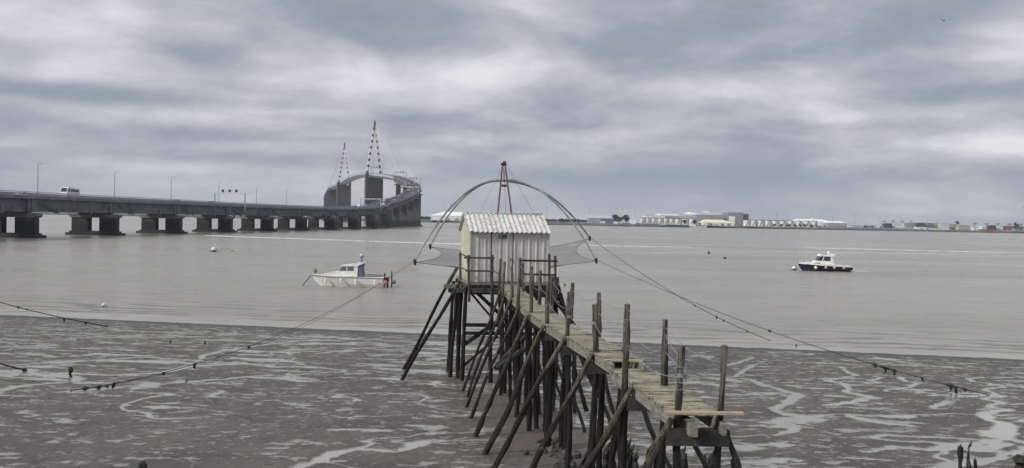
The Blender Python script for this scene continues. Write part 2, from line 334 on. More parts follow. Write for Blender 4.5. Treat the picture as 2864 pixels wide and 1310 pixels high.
# ------------------------------------------------------------------ mud flat
def mud():
    ys = [-40.0]
    while ys[-1] < 92: ys.append(ys[-1]+(.8 if ys[-1] < 10 else .022+.0024*ys[-1]))
    ys = np.array(ys); NU = 1150; u = np.linspace(-1.22, 1.22, NU)
    U, Y = np.meshgrid(u, ys)
    X = U*(np.maximum(Y, 8)*.63+3.5)+np.sign(U)*2500*np.maximum(0, np.abs(U)-1)**2
    wx = X+1.3*(fbm(X*.5, Y*.5, 5)-.5); wy = Y+1.0*(fbm(X*.45+9, Y*.5, 6)-.5)
    n = .80*fbm(wx*.42, wy*1.05, 11, 5, .6)+.20*fbm(wx*2.1, wy*5.2, 12, 4, .6)
    big = fbm(X*.07, Y*.09, 21, 3)
    thr = .632-.10*(big-.5)
    thr = thr-.055*sst(Y, 30, 40)*sst(-X, 1, 8)+.05*sst(Y, 60, 68)+.085*sst(40-Y, 3, 12)*sst(-X, 0, 4)+.012*sst(X, 5, 8)
    edge = MZ0+MY*Y+MX*X; thr = thr+.10*(1-sst(edge, .12, .5))
    path = sst(1.9-np.abs(X-(4.6-.135*Y)), 0, 1.4)*sst(-Y, -38, -33)
    thr = thr+.12*path
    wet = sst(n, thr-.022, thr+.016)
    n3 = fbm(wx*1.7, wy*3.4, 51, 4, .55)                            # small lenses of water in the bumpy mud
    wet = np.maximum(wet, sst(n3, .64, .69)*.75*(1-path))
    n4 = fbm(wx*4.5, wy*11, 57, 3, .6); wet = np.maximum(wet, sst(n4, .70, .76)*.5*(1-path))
    cx = X+2.4*(fbm(X*.33, Y*.4, 33, 4)-.5); cy = Y+2.4*(fbm(X*.33+5, Y*.4, 34, 4)-.5)
    rid = np.abs(fbm(cx*.13, cy*.20, 41, 3)-.5)
    wet = np.maximum(wet, (1-sst(rid, .0045+.003*sst(X, 0, 4), .009+.004*sst(X, 0, 4)))*sst(fbm(X*.2, Y*.2, 44, 2), .40-.08*sst(X, 0, 4), .48)*(1-path))
    JX = X+.5*(fbm(X*1.5, Y*2, 61, 5, .62)-.5); JY = Y+.8*(fbm(X*1.5+3, Y*2, 62, 5, .62)-.5)
    def chan(pts, wd):
        nonlocal wet
        P = [onmud(*p) for p in pts]
        Wd = wd if isinstance(wd, list) else [wd]*len(P)
        jx = JX; jy = JY
        for i in range(len(P)-1):
            a, b = P[i], P[i+1]; pad = 1.5+max(Wd)
            sel = (jx > min(a.x, b.x)-pad) & (jx < max(a.x, b.x)+pad) & (jy > min(a.y, b.y)-pad) & (jy < max(a.y, b.y)+pad)
            if not sel.any(): continue
            xx = jx[sel]; yy = jy[sel]; dx, dy = b.x-a.x, b.y-a.y; L2 = dx*dx+dy*dy+1e-9
            t = np.clip(((xx-a.x)*dx+(yy-a.y)*dy)/L2, 0, 1); d = np.hypot(xx-a.x-t*dx, yy-a.y-t*dy)
            ww = (Wd[i]+(Wd[i+1]-Wd[i])*t)*.5; wet[sel] = np.maximum(wet[sel], 1-sst(d, ww*.62, ww*.85+.04))
    def rr(l): return [(2000+a/2.981, 940+b/2.981) for a, b in l]
    chan([(740, 1325), (830, 1308), (880, 1292), (940, 1262), (1000, 1256), (1060, 1260), (1110, 1264), (1140, 1255), (1165, 1240), (1190, 1233), (1260, 1232), (1310, 1222)], [.2, .3, .4, .45, .4, .4, .3, .5, .9, .7, .2, .12])
    chan([(-40, 1110), (0, 1095), (40, 1082), (100, 1075), (190, 1068), (222, 1063), (200, 1056), (150, 1052), (120, 1048), (180, 1044), (300, 1050), (450, 1042), (540, 1024), (690, 1018), (760, 1022)], [.5, .5, .5, .45, .45, .5, .9, 1.3, .9, .9, .45, .5, 1.1, .5, .3])
    chan([(150, 1096), (190, 1094), (250, 1090), (350, 1080), (500, 1070), (650, 1058), (750, 1050), (860, 1046)], [.2, .5, .7, .35, .3, .35, .3, .3])
    chan([(-20, 1026), (200, 1010), (400, 1000), (480, 1003)], .4)
    chan([(560, 1005), (572, 994), (640, 978), (760, 962), (900, 948)], [.3, .5, .5, .4, .3])
    chan([(40, 1036), (75, 1034), (105, 1037)], [.3, 1.0, .3])
    chan([(880, 990), (1000, 975), (1120, 968)], .35)
    chan([(1190, 955), (1290, 975)], [.6, .3]); chan([(1060, 1030), (1200, 1040), (1290, 1045)], [.9, 1.4, .8]); chan([(1500, 1060), (1560, 1066), (1640, 1062), (1700, 1068)], [.6, 1.1, .9, .5])
    chan(rr([(60, 345), (280, 355), (380, 400), (520, 440), (700, 490), (650, 530), (560, 580), (500, 620), (640, 660), (860, 665)]), [.3, .35, .5, .4, .7, .7, .5, .4, .8, .5])
    chan(rr([(620, 700), (800, 690)]), 1.3)
    chan(rr([(1060, 260), (1100, 300), (1170, 325), (1080, 350), (920, 370), (1080, 400), (1110, 440), (1080, 465), (1230, 495), (1320, 515), (1050, 560), (930, 575)]), [.3, .3, .4, .3, .35, .5, .4, .4, .8, .8, .5, .4])
    chan(rr([(1320, 335), (1390, 345), (1300, 370), (1370, 385), (1240, 392)]), .35)
    chan(rr([(2240, 345), (2120, 355), (2140, 380), (2300, 395), (2390, 420), (2240, 445), (2350, 495), (2240, 525), (2400, 550), (2290, 590), (2430, 610), (2270, 650), (2270, 690), (2420, 730), (2400, 790), (2330, 830), (2420, 850), (2600, 890)]), [.25, .4, .3, .3, .4, .3, .4, .4, .5, .4, .6, .7, .6, .8, 1.2, 1.4, .8, .5])
    chan(rr([(1540, 340), (1600, 380), (1690, 385), (1640, 420), (1560, 435), (1420, 462)]), .35)
    chan(rr([(1640, 440), (1740, 470), (1900, 490), (2010, 500), (1960, 545), (1800, 600)]), [.3, .35, .35, .4, .6, .4])
    chan(rr([(1120, 660), (1260, 700), (1440, 730), (1600, 740)]), [.5, 1.0, .6, .5])
    chan(rr([(1250, 960), (1500, 920), (1800, 945), (2000, 920), (2200, 890), (2420, 860)]), [.4, .5, .6, 1.2, .7, .5])
    chan(rr([(1850, 1110), (2100, 1050), (2350, 1010), (2600, 940)]), [.8, .8, .5, .7])
    chan(rr([(320, 180), (200, 215), (110, 245)]), .3); chan(rr([(330, 240), (200, 310), (180, 340)]), .3); chan(rr([(600, 410), (700, 425), (960, 440)]), .4)
    wet = wet*sst(edge, .03, .22)
    # fine relief: hummocks, rills, footprints of the ebb
    h1 = fbm(X*.9, Y*1.3, 71, 4)-.5; h2 = fbm(X*4.2, Y*5.5, 81, 4, .6)-.5; h3 = np.abs(fbm(X*2.2+wx, Y*3+wy, 91, 3)-.5)
    nearb = sst(-Y, -44, -26)
    Z = MZ0+MY*Y+MX*X+(1-wet)*(.028*h1+(.020+.03*nearb)*h2+.03*h3*nearb)-.018*wet
    Z += 2.2*sst(-Y, 2, 30)
    Z = np.where(Y > 84, Z-.5*(Y-84), Z)
    ny, nx = X.shape; V = np.stack([X, Y, Z], -1).reshape(-1, 3).astype(np.float32)
    idx = np.arange(ny*nx).reshape(ny, nx); Q = np.stack([idx[:-1, :-1], idx[:-1, 1:], idx[1:, 1:], idx[1:, :-1]], -1).reshape(-1, 4)
    me = bpy.data.meshes.new('mud_flat'); me.vertices.add(len(V)); me.vertices.foreach_set('co', V.ravel())
    me.loops.add(Q.size); me.loops.foreach_set('vertex_index', Q.ravel().astype(np.int32)); me.polygons.add(len(Q))
    me.polygons.foreach_set('loop_start', (np.arange(len(Q))*4).astype(np.int32)); me.polygons.foreach_set('use_smooth', np.ones(len(Q), bool))
    me.update(calc_edges=True)
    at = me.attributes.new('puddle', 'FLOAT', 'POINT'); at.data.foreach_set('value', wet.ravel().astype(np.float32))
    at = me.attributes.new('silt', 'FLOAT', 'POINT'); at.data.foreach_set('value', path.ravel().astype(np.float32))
    m = bpy.data.materials.new('estuary mud'); m.use_nodes = True; t = m.node_tree; b = t.nodes['Principled BSDF']; gg = G(t)
    pos = N(t, 'ShaderNodeNewGeometry').outputs['Position']; X_, Y_, Z_ = gg.sep(pos)
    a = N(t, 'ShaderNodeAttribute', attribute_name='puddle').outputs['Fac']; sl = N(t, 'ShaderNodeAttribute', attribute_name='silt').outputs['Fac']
    n1 = gg.noise(gg.mapv(pos, (.35, .5, 1)), 1, 5, .6); n2 = gg.noise(gg.mapv(pos, (3, 4.5, 1)), 1, 6, .65, .6); n3 = gg.noise(gg.mapv(pos, (13, 18, 10)), 1, 5, .65)
    c = gg.mix(gg.mr(n1, .35, .65), (.080, .071, .055, 1), (.120, .107, .084, 1))
    c = gg.mix(gg.mr(n2, .48, .68, 0, .55), c, (.058, .052, .042, 1))
    c = gg.mix(gg.mr(n3, .56, .70, 0, .4), c, (.19, .175, .145, 1))
    c = gg.mix(gg.m('MULTIPLY', sl, .8), c, (.118, .100, .077, 1))
    c = gg.mix(gg.mr(Z_, -.05, .42, .85, 0), c, (.062, .059, .057, 1))
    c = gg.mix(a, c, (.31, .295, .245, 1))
    t.links.new(c, b.inputs['Base Color'])
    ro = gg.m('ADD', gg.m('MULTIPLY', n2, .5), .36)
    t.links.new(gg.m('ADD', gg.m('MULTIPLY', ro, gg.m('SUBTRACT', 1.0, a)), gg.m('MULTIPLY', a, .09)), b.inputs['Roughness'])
    b.inputs['IOR'].default_value = 1.4
    bn = N(t, 'ShaderNodeBump'); bn.inputs['Distance'].default_value = .035
    t.links.new(gg.m('MULTIPLY', gg.m('SUBTRACT', 1.0, a), .9), bn.inputs['Strength'])
    hgt = gg.m('ADD', gg.m('MULTIPLY', n2, 1.2), gg.m('MULTIPLY', n3, .8)); t.links.new(hgt, bn.inputs['Height']); t.links.new(bn.outputs[0], b.inputs['Normal'])
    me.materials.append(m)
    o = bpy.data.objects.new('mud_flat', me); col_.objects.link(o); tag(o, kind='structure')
mud()
# ------------------------------------------------------------------ river
def river():
    b = MB(); b.add([(-6000, 48, 0), (6000, 48, 0), (6000, 6000, 0), (-6000, 6000, 0)], [(0, 1, 2, 3)], 0)
    def foam(pts, w_, seed, m=1):
        rnd = random.Random(seed); P = [onz(*p, .006) for p in pts]; L = []; w_ *= 2.7
        for i in range(len(P)-1):
            for k in range(24): L.append(P[i].lerp(P[i+1], k/24))
        L.append(P[-1]); vs = []
        for i, p in enumerate(L):
            e = min(1, i/8, (len(L)-1-i)/8); ww = w_*e*rnd.uniform(.5, 1.15); oy = rnd.uniform(-.25, .25)*w_
            vs += [(p.x, p.y-ww+oy, .012+.004*m), (p.x, p.y+ww+oy, .012+.004*m)]
        b.add(vs, [(2*i, 2*i+2, 2*i+3, 2*i+1) for i in range(len(L)-1)], m)
    foam([(560, 658), (700, 664), (830, 668), (1000, 674), (1180, 680), (1420, 687)], 2.2, 1)
    foam([(1560, 684), (1700, 688), (1830, 690), (1960, 692)], 1.4, 2)
    foam([(2225, 693), (2400, 697), (2640, 703), (2900, 708)], 2.0, 3)
    foam([(2140, 704), (2300, 706), (2480, 709), (2700, 712)], 1.7, 4, 2)
    foam([(1780, 711), (1900, 706), (2100, 705), (2230, 706)], 1.0, 5, 2)
    foam([(2300, 758), (2360, 758), (2440, 760)], 1.2, 6, 2)
    foam([(150, 655), (215, 656), (240, 657)], 1.5, 7, 2)
    m = bpy.data.materials.new('turbid estuary water'); m.use_nodes = True; t = m.node_tree; s = t.nodes['Principled BSDF']; gg = G(t)
    pos = N(t, 'ShaderNodeNewGeometry').outputs['Position']; X, Y, Z = gg.sep(pos)
    big = gg.noise(gg.mapv(pos, (.010, .035, 1)), 1, 4, .55, .4); mid = gg.noise(gg.mapv(pos, (.08, .25, 1)), 1, 5, .6)
    c = gg.mix(gg.mr(big, .35, .65), (.335, .308, .250, 1), (.275, .258, .218, 1))
    c = gg.mix(gg.mr(mid, .5, .75, 0, .35), c, (.20, .19, .165, 1))
    t.links.new(gg.mr(big, .35, .65, .16, .30), s.inputs['Roughness'])
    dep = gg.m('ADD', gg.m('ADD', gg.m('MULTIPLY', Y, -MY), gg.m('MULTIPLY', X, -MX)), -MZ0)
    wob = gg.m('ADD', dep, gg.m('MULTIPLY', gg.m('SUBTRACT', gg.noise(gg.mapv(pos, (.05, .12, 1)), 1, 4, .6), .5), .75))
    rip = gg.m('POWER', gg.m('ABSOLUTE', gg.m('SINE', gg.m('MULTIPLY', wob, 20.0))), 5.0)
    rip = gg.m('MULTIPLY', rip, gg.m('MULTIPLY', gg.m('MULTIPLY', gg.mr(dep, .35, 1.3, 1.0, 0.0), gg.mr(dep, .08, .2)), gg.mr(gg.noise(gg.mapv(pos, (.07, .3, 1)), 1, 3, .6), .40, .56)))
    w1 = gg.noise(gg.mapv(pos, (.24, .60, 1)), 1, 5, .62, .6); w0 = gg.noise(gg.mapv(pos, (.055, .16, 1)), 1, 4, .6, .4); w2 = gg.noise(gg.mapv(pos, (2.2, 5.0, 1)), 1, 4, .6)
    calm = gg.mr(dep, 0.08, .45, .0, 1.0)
    c = gg.mix(gg.m('MULTIPLY', gg.mr(w1, .52, .68, 0, .42), calm), c, (.150, .140, .112, 1))  # darker base colour paints shade on ripple slopes facing the eye
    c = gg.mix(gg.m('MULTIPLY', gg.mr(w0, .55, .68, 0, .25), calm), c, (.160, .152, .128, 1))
    c = gg.mix(gg.m('MULTIPLY', rip, .75), c, (.085, .078, .055, 1))  # darker muddy tone on wavelet fronts, their shading put into the colour
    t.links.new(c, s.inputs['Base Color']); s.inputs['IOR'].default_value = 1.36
    hh = gg.m('ADD', gg.m('MULTIPLY', gg.m('ADD', gg.m('ADD', gg.m('MULTIPLY', w1, 1.0), gg.m('MULTIPLY', w0, 1.6)), gg.m('MULTIPLY', w2, .25)), calm), gg.m('MULTIPLY', rip, .8))
    bn = N(t, 'ShaderNodeBump'); bn.inputs['Strength'].default_value = .8; bn.inputs['Distance'].default_value = .34
    t.links.new(hh, bn.inputs['Height']); t.links.new(bn.outputs[0], s.inputs['Normal'])
    def fm(name, k):
        f = bpy.data.materials.new(name); f.use_nodes = True; t = f.node_tree; s = t.nodes['Principled BSDF']; gg = G(t)
        pos = N(t, 'ShaderNodeNewGeometry').outputs['Position']
        s.inputs['Base Color'].default_value = (.88, .88, .87, 1); s.inputs['Roughness'].default_value = .7
        n = gg.noise(gg.mapv(pos, (.12, .9, 1)), 1, 5, .7)
        t.links.new(gg.m('MULTIPLY', gg.mr(n, .36, .56), k), s.inputs['Alpha']); return f
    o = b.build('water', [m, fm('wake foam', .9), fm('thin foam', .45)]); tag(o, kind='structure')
    bb = MB(); bb.add([(-6000, 84, -4), (6000, 84, -4), (6000, 6000, -4), (-6000, 6000, -4)], [(0, 1, 2, 3)])
    tag(bb.build('river_bed', M['quay']), kind='structure')
river()
# ------------------------------------------------------------------ bridge
CTRL = [(-171, 140, 13.4), (-167, 190, 13.4), (-164.5, 240, 13.5), (-161.5, 290, 13.6), (-157.5, 341, 13.6), (-151.8, 392, 13.6), (-145.3, 443, 13.6), (-138.6, 493, 13.6), (-131.8, 543, 13.8),
        (-125, 592, 14.2), (-119, 640, 15), (-114.6, 688, 16.4), (-111.4, 735, 18.6), (-115, 785, 21.6), (-111.7, 835, 25.4), (-108.5, 885, 30.4), (-107, 935, 36),
        (-109.5, 985, 43), (-118.5, 1032, 49.6), (-133.5, 1075, 55.4), (-150, 1120, 61), (-185, 1180, 66.5), (-216, 1290, 71.5), (-243, 1384, 73.5), (-272, 1484, 73), (-300, 1576, 69.5),
        (-335, 1660, 64), (-361, 1750, 57), (-383, 1840, 49), (-389, 1930, 41), (-381, 2020, 33), (-363, 2110, 25)]
PATH = []
def _cr():
    P = [Vector(p) for p in CTRL]; n = len(P)
    for i in range(n-1):
        a, b, c, d = P[max(0, i-1)], P[i], P[i+1], P[min(n-1, i+2)]
        for k in range(8):
            t = k/8; PATH.append(.5*((2*b)+(c-a)*t+(2*a-5*b+4*c-d)*t*t+(3*b-a-3*c+d)*t**3))
    PATH.append(P[-1])
_cr()
SS = [0.0]
for i in range(1, len(PATH)): SS.append(SS[-1]+(PATH[i]-PATH[i-1]).length)
def at_s(s):
    s = max(0, min(SS[-1]-.01, s)); i = next(k for k in range(1, len(SS)) if SS[k] >= s)-1
    t = (s-SS[i])/(SS[i+1]-SS[i]); p = PATH[i].lerp(PATH[i+1], t)
    d0 = PATH[min(i+2, len(PATH)-1)]-PATH[max(i-1, 0)]; d = Vector((d0.x, d0.y, 0)).normalized()
    return p, d, Vector((d.y, -d.x, 0)), d0.normalized()     # point, horizontal direction, right normal, slope direction
def s_of_y(y):
    for i in range(1, len(PATH)):
        if PATH[i].y >= y: return SS[i-1]+(SS[i]-SS[i-1])*(y-PATH[i-1].y)/(PATH[i].y-PATH[i-1].y)
def sweep(mb, prof, s0, s1, step=8, m=0, fn=None):
    n = len(prof); k = max(2, int((s1-s0)/step)+1); b = len(mb.v)
    for i in range(k):
        s = s0+(s1-s0)*i/(k-1); p, d, r, _ = at_s(s); pr = fn(s) if fn else prof
        for (u, z_) in pr: q = p+r*u; mb.v.append((q.x, q.y, p.z+z_))
    for i in range(k-1):
        for j in range(n):
            j2 = (j+1) % n; mb.f.append((b+i*n+j, b+i*n+j2, b+(i+1)*n+j2, b+(i+1)*n+j)); mb.m.append(m)
    mb.f.append(tuple(range(b, b+n))[::-1]); mb.m.append(m); mb.f.append(tuple(range(b+(k-1)*n, b+k*n))); mb.m.append(m)
def rect(u0, u1, z0, z1): return [(u0, z0), (u1, z0), (u1, z1), (u0, z1)]
S_P1, S_P2 = s_of_y(1180), s_of_y(1576); S_A, S_B = S_P1-95, S_P2+95
br = thing('bridge', 'long curving concrete and cable-stayed road bridge rising over the estuary', 'bridge', (-150, 300, 0))
b = MB(); sweep(b, rect(-7.6, 7.6, -1.0, -.12), 0, SS[-1]); b.build('deck', M['conc'], br, True)
b = MB(); sweep(b, rect(-6.6, 6.6, -.117, 0), 0, SS[-1]); b.build('roadway', M['asph'], br, True)
b = MB()
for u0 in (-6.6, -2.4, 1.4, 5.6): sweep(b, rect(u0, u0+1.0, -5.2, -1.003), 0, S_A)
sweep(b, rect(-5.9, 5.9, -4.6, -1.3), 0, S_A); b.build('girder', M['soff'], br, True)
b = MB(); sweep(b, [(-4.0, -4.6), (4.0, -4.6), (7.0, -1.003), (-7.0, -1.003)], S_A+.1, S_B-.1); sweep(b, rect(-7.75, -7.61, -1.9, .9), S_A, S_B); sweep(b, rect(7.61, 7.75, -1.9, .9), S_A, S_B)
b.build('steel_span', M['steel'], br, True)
b = MB()
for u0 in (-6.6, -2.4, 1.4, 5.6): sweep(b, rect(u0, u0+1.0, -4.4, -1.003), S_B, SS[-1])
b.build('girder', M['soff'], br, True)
def railing(u):
    b = MB(); sweep(b, rect(u-.07, u+.07, 1.12, 1.30), 0, SS[-1]); sweep(b, rect(u-.04, u+.04, .62, .72), 0, SS[-1]); sweep(b, rect(u-.05, u+.05, -.12, .28), 0, SS[-1])
    s = 0
    while s < SS[-1]:
        p, d, r, _ = at_s(s); q = p+r*u; b.box((q.x, q.y, p.z+.55), (.09, .09, 1.15), math.atan2(d.y, d.x))
        s += 1.1 if s < 560 else 6
    b.build('railing', M['lampm'], br, True)
railing(-7.4); railing(7.4)
b = MB()
for u in (-6.2, 6.2):
    sweep(b, rect(u-.06, u+.06, .45, .80), 0, SS[-1])
b.build('crash_barrier', M['galv'], br, True)
def seglog(m, p, r, d, u0, u1, th, z0, z1, mat_): pass
def pier_at(s, big=False):
    p, d, r, _ = at_s(s); rz = math.atan2(r.y, r.x); top = p.z-(5.2 if s < S_A else 4.4)
    n_ = bpy.data.objects.new('pier', None); col_.objects.link(n_); n_.parent = br; n_.location = (p.x-ORG[br].x, p.y-ORG[br].y, 0); n_.rotation_euler = (0, 0, rz)
    hi = top > 16
    cw = 6.6 if not hi else 5.6; off = (2.2+cw/2) if not hi else 2.4+cw/2
    for sg in (-1, 1):
        b = MB(); x0, x1 = sg*off-cw/2, sg*off+cw/2
        b.prism([(x0, -1.3), (x1, -1.3), (x1, 1.3), (x0, 1.3)], -3, top-1.8); b.build('column', M['pier'], n_)
    b = MB(); b.ext([(-9.7, top-.35), (-9.7, top-1.3), (-9.0, top-1.797), (9.0, top-1.797), (9.7, top-1.3), (9.7, top-.35)], -1.75, 1.75); b.build('pier_cap', M['conc'], n_)
    b = MB(); b.ext([(-10.2, -2), (10.2, -2), (10.6, .9), (-10.6, .9)], -2.6, 2.6); b.box((0, 0, 1.2), (19, 3.4, .7)); b.build('footing', M['pierfoot'], n_)
    b = MB()                                    # bearings, diaphragm and the sloped haunch ribs over the pier
    b.box((0, 0, top-.17), (13.2, 1.2, .34)); b.build('bearing_shelf', M['soff'], n_)
    if not hi:
        for sg in (-1, 1):
            b = MB(); b.box((sg*6.75, 0, top+2.1), (.7, 5.0, 4.1)); b.box((sg*6.85, 1.3*0, top+2.1), (.9, .8, 4.1))
            for e in (-1, 1):
                b.beam((sg*6.75, e*2.5, top+3.9), (sg*6.75, e*14.5, top+.35), .35, .38); b.beam((sg*6.75, e*2.5, top+3.0), (sg*6.75, e*14.2, top-.05), .3, .3)
                b.box((sg*6.75, e*14.8, top+.6), (.6, 1.1, 2.0))
            b.build('haunch', M['soff'], n_)
    return n_
s = s_of_y(290)-3*50.3-4
while s < S_A-18:
    if at_s(s)[0].y > 150: pier_at(s)
    s += 50.3 if at_s(s)[0].y < 740 else 37.0
s = S_B+10
while s < SS[-1]-20: pier_at(s); s += 32
for sp, wd in ((S_P1, 20), (S_P2, 21)):
    p, d, r, _ = at_s(sp); rz = math.atan2(r.y, r.x); top = p.z-4.7
    b = MB(); b.prism([(-wd/2, -4), (wd/2, -4), (wd/2, 4), (-wd/2, 4)], -3, top); b.prism([(-wd/2-1, -5.5), (wd/2+1, -5.5), (wd/2+1, 5.5), (-wd/2-1, 5.5)], -3, 4)
    for sg in (-1, 1): b.prism([(sg*(wd/2-.1)-1.6, -4.4), (sg*(wd/2-.1)+1.6, -4.4), (sg*(wd/2-.1)+1.6, 4.4), (sg*(wd/2-.1)-1.6, 4.4)], 4.003, p.z+.4)
    o = b.build('tall_pier', M['pylpier'], br); o.location = (p.x-ORG[br].x, p.y-ORG[br].y, 0); o.rotation_euler = (0, 0, rz)
    z0 = p.z+.4; Hh = 67.5; py = bpy.data.objects.new('pylon', None); col_.objects.link(py); py.parent = br; py.location = (p.x-ORG[br].x, p.y-ORG[br].y, 0); py.rotation_euler = (0, 0, rz)
    for sg in (-1, 1):
        b = MB(); K = 15; fr_ = [(q_-(.16 if q_ % 2 else 0))/K for q_ in range(K+1)]; fr_[-1] = 1.0; a = Vector((sg*9.1, 0, z0)); c = Vector((sg*.85, 0, z0+Hh-6))
        for i in range(K):
            q0, q1 = a.lerp(c, fr_[i] if i else 0), a.lerp(c, fr_[i+1]); wd0 = 2.9-1.1*i/K
            b.beam(q0, q1, wd0, wd0*.9, m=(1 if i % 2 == 0 else 0))
        b.build('leg', [M['bandw'], M['redb']], py)
    b = MB(); b.box((0, 0, z0+Hh-5.4), (2.6, 2.0, 3.0)); b.prism([(-1.1, -.9), (1.1, -.9), (1.1, .9), (-1.1, .9)], z0+Hh-3.9, z0+Hh+.5); b.ext([(-1.1, z0+Hh+.5), (1.1, z0+Hh+.5), (.2, z0+Hh+4.0), (-.2, z0+Hh+4.0)], -.5, .5)
    b.build('pylon_head', M['redb'], py)
    b = MB(); apex = p+Vector((0, 0, .4+Hh-2))
    for e in (-1, 1):
        for k in range(9):
            ss = sp+e*(48+k*16.5); q, dd, rr_, _ = at_s(ss)
            for sg in (-1, 1): b.tube([apex-Vector((0, 0, 1.2*(8-k)+.5)), q+rr_*(7.2*sg)+Vector((0, 0, .3))], .075, 4, cap=False)
    b.build('stay_cables', M['palew'], br, True)
def lamp_post(s, u, h=11.8, label='', first=[None]):
    p, d, r, _ = at_s(s); q = p+r*u; rz = math.atan2(-r.y*u, -r.x*u)
    if first[0] is None:
        t = thing('street_lamp', label, 'lamp post', q, rz, 'lamp posts along the bridge')
        b = MB(); b.tube([(0, 0, 0), (0, 0, h*.5), (0, 0, h-.6), (.1, 0, h-.2), (.4, 0, h), (1.1, 0, h+.1)], [.14, .12, .085, .07, .05, .04], 7); b.tube([(0, 0, 0), (0, 0, .35)], [.3, .26], 8); b.build('pole', M['lampm'], t)
        b = MB(); b.ext([(1.0, h+.02), (1.6, h+.05), (1.6, h+.13), (1.05, h+.18)], -.16, .16); b.build('lamp_head', M['lampm'], t); first[0] = t; KIDS[t] = list(t.children)
    else: dup(first[0], q, rz, label)
LP = [(215, 'lamp post just right of the white minibus'), (410, 'second lamp post from the left on the low deck'), (559, 'third lamp post from the left on the low deck'), (684, 'lamp post at the left leg of the nearest lane-signal gantry'),
      (782, 'lamp post in front of the nearest gantry right leg'), (864, 'last lamp post before the tall piers, sixth from the left')]
for px, lab in LP:
    best = min((abs((at_s(s)[0]+at_s(s)[2]*7.2).x/(at_s(s)[0]+at_s(s)[2]*7.2).y-(px-1432)/2480-.0), s) for s in range(60, 700, 2))[1]
    lamp_post(best, -7.2 if px != 0 else 7.2, label=lab)
def gantry(s, label, lanes=3, post_l=-8.1, post_r=8.1, h=6.4, lit=False):
    p, d, r, _ = at_s(s); rz = math.atan2(r.y, r.x)
    t = thing('lane_signal_gantry', label, 'gantry', p, rz, 'lane signal gantries over the bridge')
    for u, lab in ((post_l, None), (post_r, None)):
        b = MB(); b.tube([(u, 0, -3.2), (u, 0, 2), (u, 0, h)], [.36, .34, .32], 8); b.box((u, 0, -.6), (.8, .7, .8)); b.build('post', M['steel'], t)
    b = MB(); b.box((0, 0, h-.1), (post_r-post_l+.9, .5, .5)); b.box((0, 0, h-.75), (post_r-post_l, .2, .16))
    for i in range(13): b.box((post_l+(post_r-post_l)*i/12, 0, h-.45), (.1, .12, .6))
    b.build('crossbeam', M['palew'], t)
    for i in range(lanes):
        u = (i-(lanes-1)/2)*3.6; b = MB(); b.box((u, -.28, h+.85), (1.35, .22, 1.2)); b.box((u, -.41, h+.85), (1.1, .05, .95)); b.box((u, -.1, h+.2), (.2, .2, .3)); b.build('lane_signal', M['signal'], t)
    return t
gantry(s_of_y(452), 'nearest lane-signal gantry with three dark square signals')
gantry(s_of_y(706), 'pale gantry standing below the tall left pylon pier, over the queue of cars')
gantry(s_of_y(930), 'pale gantry at the rightmost bend of the bridge')
gantry(s_of_y(1092), 'gantry against the sky right of the nearer pylon', h=7)
gantry(s_of_y(1168), 'gantry seen between the legs of the nearer pylon', h=8.5)
gantry(s_of_y(1010), 'gantry high at the right end of the upper curve', h=7)
